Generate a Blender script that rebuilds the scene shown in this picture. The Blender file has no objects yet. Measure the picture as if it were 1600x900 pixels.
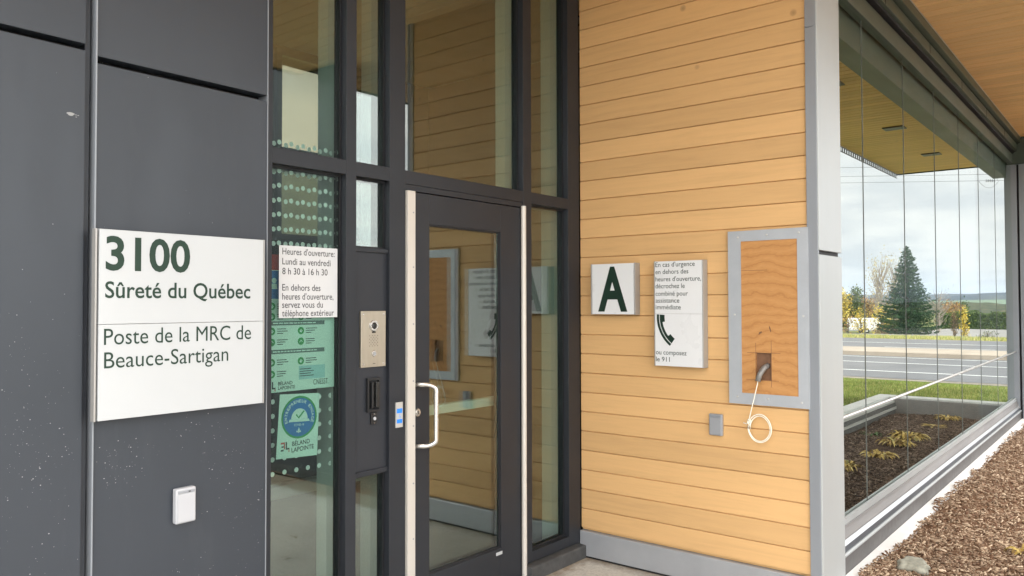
import bpy, math, random
import numpy as np
from mathutils import Vector, Matrix
R = math.radians
C = bpy.context.scene.collection
scene = bpy.context.scene
random.seed(7)
rng = np.random.default_rng(11)

# ------------------------------------------------------------------ camera
cam_d = bpy.data.cameras.new('camera')
cam = bpy.data.objects.new('camera', cam_d); C.objects.link(cam)
cam_d.sensor_width = 36.0
cam_d.lens = 1237.43 / 1600 * 36.0
cam_d.shift_y = -5.8 / 1600
cam_d.clip_start = 0.05
cam_d.clip_end = 9000
yaw, pit, rol = R(38.9838), R(1.3857), R(-0.1374)
F = Vector((math.cos(yaw)*math.cos(pit), math.sin(yaw)*math.cos(pit), math.sin(pit)))
Rt = F.cross(Vector((0, 0, 1))).normalized()
Up = Rt.cross(F)
R2 = Rt*math.cos(rol) + Up*math.sin(rol)
U2 = -Rt*math.sin(rol) + Up*math.cos(rol)
m = Matrix((R2, U2, -F)).transposed().to_4x4()
m.translation = Vector((0, 0, 1.6))
cam.matrix_world = m
scene.camera = cam

# ------------------------------------------------------------------ light
SUN = Vector((-0.16, -0.47, 0.87)).normalized()
w = bpy.data.worlds.new('World'); scene.world = w; w.use_nodes = True
nt = w.node_tree; nt.nodes.clear()
def N(t, ty, **kw):
    n = t.nodes.new(ty)
    for k, v in kw.items():
        if k.startswith('i_'):
            n.inputs[int(k[2:]) if k[2:].isdigit() else k[2:].replace('_', ' ')].default_value = v
        else: setattr(n, k, v)
    return n
def math_(t, op, a, b=None, clamp=False):
    n = t.nodes.new('ShaderNodeMath'); n.operation = op; n.use_clamp = clamp
    for i, v in enumerate((a, b)):
        if v is None: continue
        if hasattr(v, 'is_linked'): t.links.new(v, n.inputs[i])
        else: n.inputs[i].default_value = v
    return n.outputs[0]
def ramp(t, fac, stops):
    n = t.nodes.new('ShaderNodeValToRGB')
    while len(n.color_ramp.elements) < len(stops): n.color_ramp.elements.new(0.5)
    for e, (p, c) in zip(n.color_ramp.elements, stops):
        e.position = p; e.color = c if len(c) == 4 else (*c, 1)
    t.links.new(fac, n.inputs[0]); return n.outputs[0]
def mixc(t, fac, a, b, blend='MIX'):
    n = t.nodes.new('ShaderNodeMix'); n.data_type = 'RGBA'; n.blend_type = blend
    for sock, v in ((n.inputs[0], fac), (n.inputs[6], a), (n.inputs[7], b)):
        if hasattr(v, 'is_linked'): t.links.new(v, sock)
        else: sock.default_value = v if not isinstance(v, tuple) or len(v) == 4 else (*v, 1)
    return n.outputs[2]
sky = N(nt, 'ShaderNodeTexSky', sky_type='NISHITA', sun_disc=False)
sky.sun_elevation = math.asin(SUN.z); sky.sun_rotation = math.atan2(SUN.x, SUN.y)
sky.air_density = 1.2; sky.dust_density = 2.0
tc = N(nt, 'ShaderNodeTexCoord')
sep = N(nt, 'ShaderNodeSeparateXYZ'); nt.links.new(tc.outputs['Generated'], sep.inputs[0])
zz = math_(nt, 'ADD', math_(nt, 'MAXIMUM', sep.outputs[2], 0.0), 0.16)
comb = N(nt, 'ShaderNodeCombineXYZ')
nt.links.new(math_(nt, 'DIVIDE', sep.outputs[0], zz), comb.inputs[0])
nt.links.new(math_(nt, 'DIVIDE', sep.outputs[1], zz), comb.inputs[1])
cn = N(nt, 'ShaderNodeTexNoise', i_Scale=0.9, i_Detail=7.0, i_Roughness=0.55)
nt.links.new(comb.outputs[0], cn.inputs['Vector'])
cmask = ramp(nt, cn.outputs[0], [(0.28, (0.90,)*3), (0.50, (1.0,)*3)])
cn2 = N(nt, 'ShaderNodeTexNoise', i_Scale=2.1, i_Detail=5.0)
nt.links.new(comb.outputs[0], cn2.inputs['Vector'])
shade = ramp(nt, cn2.outputs[0], [(0.36, (0.80, 0.825, 0.845)), (0.60, (1.04, 1.03, 1.0))])
# overcast: cloud deck brightened on the unseen side to light the wood wall
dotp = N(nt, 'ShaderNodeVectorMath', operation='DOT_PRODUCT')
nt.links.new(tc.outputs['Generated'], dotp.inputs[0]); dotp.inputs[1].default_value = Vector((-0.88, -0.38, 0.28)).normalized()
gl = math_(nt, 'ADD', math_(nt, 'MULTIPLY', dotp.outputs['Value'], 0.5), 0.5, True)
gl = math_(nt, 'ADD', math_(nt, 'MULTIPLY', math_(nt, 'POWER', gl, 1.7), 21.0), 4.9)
dot2 = N(nt, 'ShaderNodeVectorMath', operation='DOT_PRODUCT')  # second bright lobe added for the sky reflected in the glazing
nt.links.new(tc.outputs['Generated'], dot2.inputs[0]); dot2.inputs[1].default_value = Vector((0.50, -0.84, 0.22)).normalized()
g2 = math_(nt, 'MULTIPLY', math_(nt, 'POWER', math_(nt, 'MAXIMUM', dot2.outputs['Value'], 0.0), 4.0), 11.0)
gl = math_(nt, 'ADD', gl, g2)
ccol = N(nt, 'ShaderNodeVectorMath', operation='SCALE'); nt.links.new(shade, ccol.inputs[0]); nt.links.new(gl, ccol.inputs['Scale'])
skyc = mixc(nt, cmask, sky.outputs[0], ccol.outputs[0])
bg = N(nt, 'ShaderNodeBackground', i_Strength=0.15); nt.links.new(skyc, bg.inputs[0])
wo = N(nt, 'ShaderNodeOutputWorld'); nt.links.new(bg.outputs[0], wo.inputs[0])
sd = bpy.data.lights.new('sun', 'SUN'); sd.energy = 2.0; sd.angle = R(22); sd.color = (1, 0.95, 0.88)
so = bpy.data.objects.new('sun', sd); C.objects.link(so)
so.rotation_euler = SUN.to_track_quat('Z', 'Y').to_euler(); so.location = (0, 0, 30)
scene.view_settings.view_transform = 'Standard'; scene.view_settings.look = 'None'
scene.view_settings.exposure = 0.38; scene.view_settings.gamma = 1.0; scene.view_settings.use_curve_mapping = False
scene.render.engine = 'CYCLES'
cy = scene.cycles
cy.max_bounces = 14; cy.transparent_max_bounces = 24; cy.glossy_bounces = 6; cy.diffuse_bounces = 4
cy.use_denoising = True; cy.sample_clamp_indirect = 6.0; cy.caustics_reflective = False; cy.caustics_refractive = False

# ------------------------------------------------------------------ materials
def new_mat(name):
    mt = bpy.data.materials.new(name); mt.use_nodes = True
    t = mt.node_tree; t.nodes.clear()
    out = N(t, 'ShaderNodeOutputMaterial'); b = N(t, 'ShaderNodeBsdfPrincipled')
    t.links.new(b.outputs[0], out.inputs[0])
    return mt, t, b
def coords(t, scale=(1, 1, 1)):
    g = N(t, 'ShaderNodeNewGeometry')
    mp = N(t, 'ShaderNodeMapping'); mp.inputs['Scale'].default_value = scale
    t.links.new(g.outputs['Position'], mp.inputs[0]); return mp.outputs[0]
def noise(t, vec, scale, detail=4.0, rough=0.5, dist=0.0):
    n = N(t, 'ShaderNodeTexNoise', i_Scale=scale, i_Detail=detail, i_Roughness=rough, i_Distortion=dist)
    t.links.new(vec, n.inputs['Vector']); return n.outputs[0]
def bump(t, b, h, strength=0.2, dist=0.01):
    n = N(t, 'ShaderNodeBump', i_Strength=strength, i_Distance=dist)
    t.links.new(h, n.inputs['Height']); t.links.new(n.outputs[0], b.inputs['Normal'])
def M(name, col, rough=0.5, metal=0.0, var=0.12, scale=3.0, stretch=(1, 1, 1), bmp=0.0, bscale=60, spec=0.5, rvar=0.1):
    mt, t, b = new_mat(name)
    v = coords(t, stretch)
    n = noise(t, v, scale, 6.0, 0.6)
    lo = tuple(c*(1-var) for c in col); hi = tuple(min(1, c*(1+var)) for c in col)
    t.links.new(ramp(t, n, [(0.3, lo), (0.7, hi)]), b.inputs['Base Color'])
    n2 = noise(t, v, scale*4.3, 4.0)
    t.links.new(math_(t, 'ADD', math_(t, 'MULTIPLY', n2, 2*rvar), rough-rvar), b.inputs['Roughness'])
    b.inputs['Metallic'].default_value = metal
    b.inputs['Specular IOR Level'].default_value = spec
    if bmp: bump(t, b, noise(t, v, bscale, 5.0), bmp, 0.004)
    return mt
def island_mat(name, stops, rough=0.7, spec=0.3, trans=0.0, hue_noise=0.0):
    mt, t, b = new_mat(name)
    g = N(t, 'ShaderNodeNewGeometry')
    col = ramp(t, g.outputs['Random Per Island'], stops)
    if hue_noise:
        n = noise(t, coords(t), hue_noise, 3.0)
        col = mixc(t, 0.55, col, ramp(t, n, [(0.35, (0.45,)*3), (0.65, (1.35,)*3)]), 'MULTIPLY')
    t.links.new(col, b.inputs['Base Color'])
    b.inputs['Roughness'].default_value = rough; b.inputs['Specular IOR Level'].default_value = spec
    if trans:
        b.inputs['Transmission Weight'].default_value = 0.0
        b.inputs['Subsurface Weight'].default_value = 0.0
    return mt
def glass_mat(name, tint, refl, mult):
    mt = bpy.data.materials.new(name); mt.use_nodes = True
    t = mt.node_tree; t.nodes.clear()
    out = N(t, 'ShaderNodeOutputMaterial')
    tr = N(t, 'ShaderNodeBsdfTransparent'); tr.inputs[0].default_value = (*tint, 1)
    gs = N(t, 'ShaderNodeBsdfGlossy', i_Roughness=0.0); gs.inputs[0].default_value = (0.93, 0.97, 0.95, 1)
    # very slight waviness of rolled glass
    bp = N(t, 'ShaderNodeBump', i_Strength=0.004, i_Distance=0.02)
    t.links.new(noise(t, coords(t), 2.2, 1.0), bp.inputs['Height']); t.links.new(bp.outputs[0], gs.inputs['Normal'])
    fr = N(t, 'ShaderNodeFresnel', i_IOR=1.5)
    g = N(t, 'ShaderNodeNewGeometry')
    # back faces see the inverse ratio: keep both sides alike
    frb = N(t, 'ShaderNodeFresnel', i_IOR=1/1.5)
    fm = N(t, 'ShaderNodeMix'); fm.data_type = 'FLOAT'
    lw = N(t, 'ShaderNodeLayerWeight', i_Blend=0.25)
    fac = math_(t, 'ADD', math_(t, 'MULTIPLY', math_(t, 'POWER', lw.outputs['Facing'], 4.0), mult), refl, True)
    mx = N(t, 'ShaderNodeMixShader')
    t.links.new(fac, mx.inputs[0]); t.links.new(tr.outputs[0], mx.inputs[1]); t.links.new(gs.outputs[0], mx.inputs[2])
    t.links.new(mx.outputs[0], out.inputs[0]); return mt

MT = {}
MT['frame'] = M('dark_anodised_frame', (0.019, 0.021, 0.026), 0.42, 0.0, 0.10, 2.0, spec=0.35)
MT['infill'] = M('dark_infill_sheet', (0.023, 0.025, 0.031), 0.45, 0.0, 0.10, 2.0, spec=0.35)
MT['gasket'] = M('black_gasket', (0.008, 0.008, 0.010), 0.6)
MT['innerframe'] = M('interior_aluminium', (0.46, 0.47, 0.45), 0.5, 0.0, 0.05)
MT['alu'] = M('satin_aluminium', (0.60, 0.59, 0.57), 0.38, 0.6, 0.05, 4, (1, 1, 0.15))
MT['strip'] = M('painted_edge_strip', (0.56, 0.52, 0.47), 0.45, 0.2, 0.06, 5, (1, 1, 0.2))
MT['silver'] = M('silver_cladding', (0.43, 0.445, 0.445), 0.42, 0.35, 0.05, 1.2, (1, 1, 0.3))
MT['galv'] = M('galvanised_sheet', (0.36, 0.37, 0.39), 0.42, 0.35, 0.06, 5)
MT['galvlight'] = M('light_galvanised', (0.41, 0.43, 0.46), 0.45, 0.3, 0.05, 9, bmp=0.03)
MT['trimgrey'] = M('grey_trim', (0.25, 0.265, 0.29), 0.42, 0.2, 0.07, 3, (1, 1, 0.2))
MT['headgrey'] = M('grey_green_head_profile', (0.060, 0.080, 0.062), 0.42, 0.0, 0.12, 2.5, (0.2, 1, 1))
MT['sillmid'] = M('weathered_sill', (0.20, 0.19, 0.185), 0.45, 0.2, 0.2, 3, (0.3, 3, 3))
MT['silldark'] = M('sill_shade_band', (0.075, 0.085, 0.10), 0.35, 0.3, 0.3, 4, (0.3, 3, 3))
MT['sealgrey'] = M('grey_silicone', (0.16, 0.165, 0.16), 0.6)
MT['black'] = M('black_plastic', (0.012, 0.012, 0.013), 0.35)
MT['void'] = M('dark_recess', (0.01, 0.01, 0.011), 0.9)
MT['white'] = M('white_sign_face', (0.455, 0.465, 0.475), 0.35, 0.0, 0.02, 2)
MT['whitebright'] = M('white_acrylic_sign_face', (0.70, 0.705, 0.715), 0.3, 0.0, 0.02, 2)
MT['paper'] = M('white_paper', (0.56, 0.56, 0.57), 0.7, 0.0, 0.02, 5)
MT['splatter'] = M('pale_splatter', (0.30, 0.30, 0.30), 0.8)
MT['papergreen'] = M('poster_paper', (0.66, 0.82, 0.76), 0.7, 0.0, 0.03, 5)
MT['letter'] = M('dark_green_lettering', (0.004, 0.026, 0.013), 0.6, 0.0, 0.05)
MT['letterdk'] = M('very_dark_green_lettering', (0.004, 0.022, 0.012), 0.35, 0.0, 0.05)
MT['ink'] = M('grey_ink', (0.045, 0.045, 0.048), 0.7)
MT['inkgreen'] = M('green_ink', (0.03, 0.30, 0.08), 0.7)
MT['inkblue'] = M('blue_ink', (0.02, 0.16, 0.46), 0.7)
MT['inkband'] = M('grey_band_ink', (0.12, 0.16, 0.16), 0.7)
MT['inkpale'] = M('pale_blue_ink', (0.35, 0.58, 0.60), 0.7)
MT['inkred'] = M('red_ink', (0.55, 0.05, 0.04), 0.7)
MT['signrail'] = M('sign_rail', (0.36, 0.345, 0.33), 0.4, 0.3, 0.05)
MT['dot'] = M('white_dot_film', (0.82, 0.85, 0.83), 0.6)
MT['steel'] = M('brushed_steel', (0.46, 0.41, 0.33), 0.36, 0.75, 0.06, 6, (6, 1, 1))
MT['chrome'] = M('bright_steel', (0.66, 0.64, 0.61), 0.25, 0.85, 0.04)
MT['blue'] = M('blue_plate', (0.02, 0.22, 0.78), 0.4)
MT['plasticwhite'] = M('white_plastic', (0.42, 0.42, 0.44), 0.45, 0, 0.03)
MT['plasticgrey'] = M('grey_plastic', (0.27, 0.28, 0.30), 0.45, 0, 0.05)
MT['cord'] = M('white_cord', (0.80, 0.77, 0.66), 0.5, 0, 0.04)
MT['conduit'] = M('grey_conduit', (0.22, 0.21, 0.20), 0.5, 0.3, 0.2, 20)
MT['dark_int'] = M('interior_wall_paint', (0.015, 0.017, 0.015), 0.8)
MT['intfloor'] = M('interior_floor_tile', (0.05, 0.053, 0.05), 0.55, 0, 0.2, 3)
MT['roof'] = M('roof_membrane', (0.30, 0.30, 0.30), 0.8)
MT['kerbdark'] = M('dark_concrete_kerb', (0.055, 0.055, 0.055), 0.8, 0, 0.3, 14, bmp=0.3, bscale=90)
MT['foam'] = M('white_membrane', (0.80, 0.78, 0.76), 0.75, 0, 0.05, 8, bmp=0.1)
MT['capgrey'] = M('pale_curb_cap', (0.46, 0.455, 0.44), 0.7, 0, 0.12, 6)
MT['basegrey'] = M('dark_grey_base', (0.085, 0.08, 0.078), 0.5, 0.0, 0.15, 5, bmp=0.1)
MT['curbgrey'] = M('grey_curb', (0.16, 0.155, 0.15), 0.7, 0, 0.1, 4)
MT['tin'] = M('bare_tin_channel', (0.50, 0.51, 0.52), 0.32, 0.6, 0.10, 3, (0.3, 4, 4))
MT['asphalt'] = M('asphalt', (0.115, 0.115, 0.122), 0.9, 0, 0.12, 0.8, bmp=0.1)
MT['shoulder'] = M('gravel_shoulder', (0.22, 0.19, 0.15), 0.95, 0, 0.3, 1.5)
MT['line'] = M('road_paint', (0.62, 0.62, 0.61), 0.7, 0, 0.08)
MT['median'] = M('tan_concrete_median', (0.30, 0.25, 0.20), 0.9, 0, 0.12, 1)
MT['gravel'] = M('gravel_lot', (0.20, 0.19, 0.18), 0.95, 0, 0.25, 0.5)
MT['bark'] = M('bark', (0.09, 0.065, 0.045), 0.9, 0, 0.3, 12)
MT['palebark'] = M('pale_bark', (0.26, 0.22, 0.18), 0.9, 0, 0.3, 12)
MT['trailer'] = M('white_trailer_paint', (0.66, 0.66, 0.65), 0.45, 0, 0.08, 0.8)
MT['tyre'] = M('tyre', (0.02, 0.02, 0.02), 0.8)
MT['wire'] = M('wire', (0.06, 0.06, 0.065), 0.6)
MT['rockm'] = M('grey_rock', (0.27, 0.26, 0.21), 0.85, 0, 0.35, 16, bmp=0.5, bscale=40)
MT['facade_glass'] = glass_mat('tinted_facade_glass', (0.79, 0.89, 0.845), 0.15, 0.6)
MT['screen_glass'] = glass_mat('clear_screen_glass', (0.945, 0.965, 0.95), 0.012, 0.19)
MT['warm_glass'] = glass_mat('warm_grey_glass', (0.93, 0.82, 0.70), 0.03, 0.3)
MT['film_glass'] = glass_mat('olive_film_glass', (0.46, 0.44, 0.33), 0.03, 0.3)
MT['darkpane'] = M('dark_lens', (0.02, 0.02, 0.02), 0.15)

def cladding_mat():
    mt, t, b = new_mat('dark_metal_cladding')
    v = coords(t)
    n = noise(t, v, 1.3, 6.0, 0.6)
    col = ramp(t, n, [(0.3, (0.024, 0.029, 0.038)), (0.7, (0.029, 0.034, 0.044))])
    sm = noise(t, coords(t, (2, 1, 0.5)), 3.0, 8.0, 0.7)
    col = mixc(t, ramp(t, sm, [(0.55, (0,)*3), (0.85, (0.25,)*3)]), col, (0.085, 0.088, 0.095))
    t.links.new(col, b.inputs['Base Color'])
    t.links.new(ramp(t, sm, [(0.3, (0.36,)*3), (0.8, (0.52,)*3)]), b.inputs['Roughness'])
    bump(t, b, noise(t, v, 400, 2.0), 0.05, 0.001); return mt
MT['clad'] = cladding_mat()

def wood_mat(name, base, axis, z0, pitch, gaxis, var=0.16):
    """painted boards: a tone per board, streaks along the board, small knots"""
    mt, t, b = new_mat(name)
    g = N(t, 'ShaderNodeNewGeometry'); sp = N(t, 'ShaderNodeSeparateXYZ'); t.links.new(g.outputs['Position'], sp.inputs[0])
    idx = math_(t, 'FLOOR', math_(t, 'DIVIDE', math_(t, 'SUBTRACT', sp.outputs[axis], z0), pitch))
    wn = N(t, 'ShaderNodeTexWhiteNoise', noise_dimensions='1D'); t.links.new(idx, wn.inputs['W'])
    off = N(t, 'ShaderNodeVectorMath', operation='SCALE'); t.links.new(wn.outputs['Color'], off.inputs[0]); off.inputs['Scale'].default_value = 37.0
    add = N(t, 'ShaderNodeVectorMath', operation='ADD'); t.links.new(g.outputs['Position'], add.inputs[0]); t.links.new(off.outputs[0], add.inputs[1])
    mp = N(t, 'ShaderNodeMapping'); s = [14.0, 14.0, 14.0]; s[gaxis] = 0.9; mp.inputs['Scale'].default_value = s
    t.links.new(add.outputs[0], mp.inputs[0])
    grain = noise(t, mp.outputs[0], 2.6, 8.0, 0.62, 0.6)
    dk = tuple(c*(1-var) for c in base); lt = tuple(min(1, c*(1+var*0.5)) for c in base)
    col = ramp(t, grain, [(0.28, dk), (0.52, base), (0.75, lt)])
    tone = math_(t, 'ADD', math_(t, 'MULTIPLY', wn.outputs['Value'], 0.15), 0.92)
    tn = N(t, 'ShaderNodeVectorMath', operation='SCALE'); t.links.new(col, tn.inputs[0]); t.links.new(tone, tn.inputs['Scale'])
    kn = N(t, 'ShaderNodeTexVoronoi', i_Scale=2.3, feature='F1'); t.links.new(add.outputs[0], kn.inputs['Vector'])
    k = ramp(t, kn.outputs['Distance'], [(0.0, (0.75,)*3), (0.035, (0.35,)*3), (0.05, (0.0,)*3)])
    col2 = mixc(t, k, tn.outputs[0], tuple(c*0.45 for c in base))
    t.links.new(col2, b.inputs['Base Color'])
    t.links.new(ramp(t, grain, [(0.3, (0.62,)*3), (0.7, (0.5,)*3)]), b.inputs['Roughness'])
    b.inputs['Specular IOR Level'].default_value = 0.3
    bump(t, b, grain, 0.25, 0.0015)
    return mt
WOODC = (0.63, 0.385, 0.172)
MT['siding'] = wood_mat('ochre_painted_siding', WOODC, 2, 0.177, 0.1222, 1, 0.09)
MT['soffit'] = wood_mat('ochre_soffit_boards', (0.86, 0.56, 0.27), 0, 0.6, 0.13, 1, 0.13)

def plywood_mat():
    mt, t, b = new_mat('raw_plywood')
    v = coords(t, (1, 1.0, 1.3))
    d = noise(t, v, 2.6, 5.0, 0.55)
    wv = N(t, 'ShaderNodeMath', operation='SINE')
    g = N(t, 'ShaderNodeNewGeometry'); sp = N(t, 'ShaderNodeSeparateXYZ'); t.links.new(g.outputs['Position'], sp.inputs[0])
    ph = math_(t, 'ADD', math_(t, 'MULTIPLY', sp.outputs[2], 120.0), math_(t, 'MULTIPLY', d, 30.0))
    t.links.new(ph, wv.inputs[0])
    fine = noise(t, coords(t, (1, 6, 60)), 6.0, 6.0)
    r1 = ramp(t, math_(t, 'ADD', math_(t, 'MULTIPLY', wv.outputs[0], 0.5), 0.5), [(0, (0.42, 0.19, 0.059)), (0.06, (0.465, 0.22, 0.070)), (0.2, (0.485, 0.232, 0.074)), (0.8, (0.50, 0.242, 0.079)), (1, (0.52, 0.26, 0.088))])
    col = mixc(t, 0.30, r1, ramp(t, fine, [(0.3, (0.70,)*3), (0.7, (1.15,)*3)]), 'MULTIPLY')
    vo = N(t, 'ShaderNodeTexVoronoi', i_Scale=17.0); t.links.new(coords(t, (1, 1, 1.6)), vo.inputs['Vector'])
    sp2 = ramp(t, vo.outputs['Distance'], [(0.0, (0.7,)*3), (0.10, (0.5,)*3), (0.14, (0,)*3)])
    msk = ramp(t, noise(t, coords(t), 5.0, 2.0), [(0.52, (0,)*3), (0.66, (1,)*3)])
    kk = mixc(t, 1.0, sp2, msk, 'MULTIPLY')
    col = mixc(t, kk, col, (0.30, 0.12, 0.035))
    t.links.new(col, b.inputs['Base Color']); b.inputs['Roughness'].default_value = 0.7
    return mt
MT['ply'] = plywood_mat()
MT['plydark'] = M('dark_cut_wood', (0.17, 0.085, 0.045), 0.85, 0, 0.25, 12)

def concrete_mat():
    mt, t, b = new_mat('weathered_concrete')
    v = coords(t)
    a = noise(t, v, 1.1, 8.0, 0.65); f = noise(t, v, 45, 6.0, 0.7)
    col = ramp(t, a, [(0.3, (0.44, 0.42, 0.385)), (0.7, (0.58, 0.56, 0.51))])
    col = mixc(t, 0.6, col, ramp(t, f, [(0.3, (0.55,)*3), (0.6, (1.1,)*3)]), 'MULTIPLY')
    # sandy grit gathered along the foot of the walls
    sp = N(t, 'ShaderNodeSeparateXYZ'); g = N(t, 'ShaderNodeNewGeometry'); t.links.new(g.outputs['Position'], sp.inputs[0])
    dx = math_(t, 'SUBTRACT', 4.19, sp.outputs[0]); dy = math_(t, 'SUBTRACT', 2.80, sp.outputs[1])
    dd = math_(t, 'MINIMUM', dx, dy)
    e = math_(t, 'ADD', dd, math_(t, 'MULTIPLY', noise(t, v, 14, 5.0, 0.7), 0.22))
    col = mixc(t, ramp(t, e, [(0.10, (0.85,)*3), (0.20, (0.0,)*3)]), col, (0.20, 0.14, 0.085))
    pl = ramp(t, noise(t, v, 9, 5, 0.7), [(0.60, (0,)*3), (0.68, (0.7,)*3)])
    col = mixc(t, pl, col, (0.62, 0.60, 0.57))
    t.links.new(col, b.inputs['Base Color']); b.inputs['Roughness'].default_value = 0.85
    bump(t, b, f, 0.35, 0.004); return mt
MT['concrete'] = concrete_mat()
def ground_mat(name, stops, sc, sc2):
    mt, t, b = new_mat(name)
    v = coords(t)
    a = noise(t, v, sc, 8.0, 0.65); f = noise(t, v, sc2, 5.0, 0.7)
    col = ramp(t, a, stops)
    col = mixc(t, 0.7, col, ramp(t, f, [(0.3, (0.5,)*3), (0.65, (1.25,)*3)]), 'MULTIPLY')
    t.links.new(col, b.inputs['Base Color']); b.inputs['Roughness'].default_value = 0.95
    b.inputs['Specular IOR Level'].default_value = 0.1
    bump(t, b, f, 0.5, 0.02); return mt
MT['lawn'] = ground_mat('lawn', [(0.3, (0.09, 0.13, 0.022)), (0.55, (0.13, 0.165, 0.038)), (0.75, (0.20, 0.19, 0.06))], 0.5, 9)
MT['field'] = ground_mat('rough_field', [(0.3, (0.10, 0.125, 0.035)), (0.7, (0.20, 0.18, 0.08))], 0.08, 1.3)
MT['soilmulch'] = ground_mat('brown_mulch_bed', [(0.3, (0.14, 0.075, 0.042)), (0.7, (0.24, 0.14, 0.085))], 5, 70)
MT['darkmulch'] = ground_mat('dark_mulch_bed', [(0.3, (0.035, 0.022, 0.016)), (0.7, (0.075, 0.05, 0.036))], 5, 70)
def hill_mat():
    mt, t, b = new_mat('wooded_hills')
    v = coords(t, (1, 1, 6))
    n = noise(t, v, 0.010, 8.0, 0.6)
    col = ramp(t, n, [(0.35, (0.016, 0.022, 0.020)), (0.55, (0.034, 0.036, 0.028)), (0.66, (0.05, 0.05, 0.03)), (0.70, (0.10, 0.13, 0.06)), (0.74, (0.03, 0.035, 0.025))])
    t.links.new(col, b.inputs['Base Color']); b.inputs['Roughness'].default_value = 1.0
    b.inputs['Specular IOR Level'].default_value = 0.0; return mt
MT['hill'] = hill_mat()
MT['woods'] = ground_mat('far_woods', [(0.35, (0.025, 0.035, 0.018)), (0.55, (0.06, 0.065, 0.03)), (0.7, (0.13, 0.09, 0.04))], 0.25, 0.9)
MT['farfield'] = M('pale_hill_field', (0.12, 0.16, 0.085), 1.0, 0, 0.2, 0.01, spec=0.0)
MT['chip'] = island_mat('bark_chips', [(0.0, (0.12, 0.055, 0.030)), (0.3, (0.19, 0.115, 0.070)), (0.62, (0.29, 0.195, 0.128)), (0.86, (0.42, 0.31, 0.21)), (1.0, (0.62, 0.47, 0.34))], 0.85)
MT['chipdark'] = island_mat('dark_bark_chips', [(0.0, (0.025, 0.015, 0.011)), (0.45, (0.075, 0.050, 0.037)), (0.85, (0.15, 0.105, 0.08)), (1.0, (0.24, 0.18, 0.14))], 0.85)
MT['blade'] = island_mat('grass_blades', [(0.0, (0.085, 0.125, 0.016)), (0.55, (0.155, 0.20, 0.038)), (0.85, (0.25, 0.25, 0.075)), (1.0, (0.38, 0.32, 0.14))], 0.7, hue_noise=0.7)
MT['weed'] = island_mat('dry_weed_blades', [(0, (0.20, 0.24, 0.06)), (1, (0.48, 0.42, 0.16))], 0.7)
MT['yleaf'] = island_mat('yellowed_leaves', [(0, (0.17, 0.10, 0.035)), (0.3, (0.33, 0.22, 0.055)), (0.65, (0.44, 0.32, 0.09)), (0.88, (0.55, 0.45, 0.20)), (1, (0.18, 0.17, 0.05))], 0.55)
MT['gleaf'] = island_mat('green_leaves', [(0, (0.03, 0.08, 0.02)), (1, (0.07, 0.14, 0.04))], 0.55)
MT['spruce'] = island_mat('spruce_needles', [(0, (0.008, 0.026, 0.008)), (0.6, (0.020, 0.056, 0.018)), (1, (0.050, 0.095, 0.034))], 0.7, 0.2)
MT['hedge'] = island_mat('hedge_leaves', [(0, (0.030, 0.060, 0.012)), (0.7, (0.075, 0.12, 0.024)), (1, (0.13, 0.16, 0.04))], 0.7, 0.2)
MT['greenleaf'] = island_mat('tree_leaves', [(0, (0.035, 0.060, 0.015)), (0.6, (0.08, 0.11, 0.025)), (1, (0.15, 0.15, 0.04))], 0.7, 0.2)
MT['paleleaf'] = island_mat('sparse_yellow_leaves', [(0, (0.28, 0.24, 0.10)), (1, (0.46, 0.38, 0.18))], 0.7, 0.2)
MT['autumn'] = island_mat('yellow_autumn_leaves', [(0, (0.34, 0.25, 0.04)), (0.6, (0.58, 0.42, 0.06)), (1, (0.48, 0.42, 0.12))], 0.7, 0.2)
MT['rust'] = island_mat('rusty_autumn_leaves', [(0, (0.17, 0.09, 0.04)), (0.6, (0.34, 0.18, 0.07)), (1, (0.40, 0.30, 0.10))], 0.7, 0.2)
MT['brown'] = island_mat('brown_leaves', [(0, (0.10, 0.06, 0.035)), (1, (0.26, 0.17, 0.08))], 0.7, 0.2)

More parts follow.
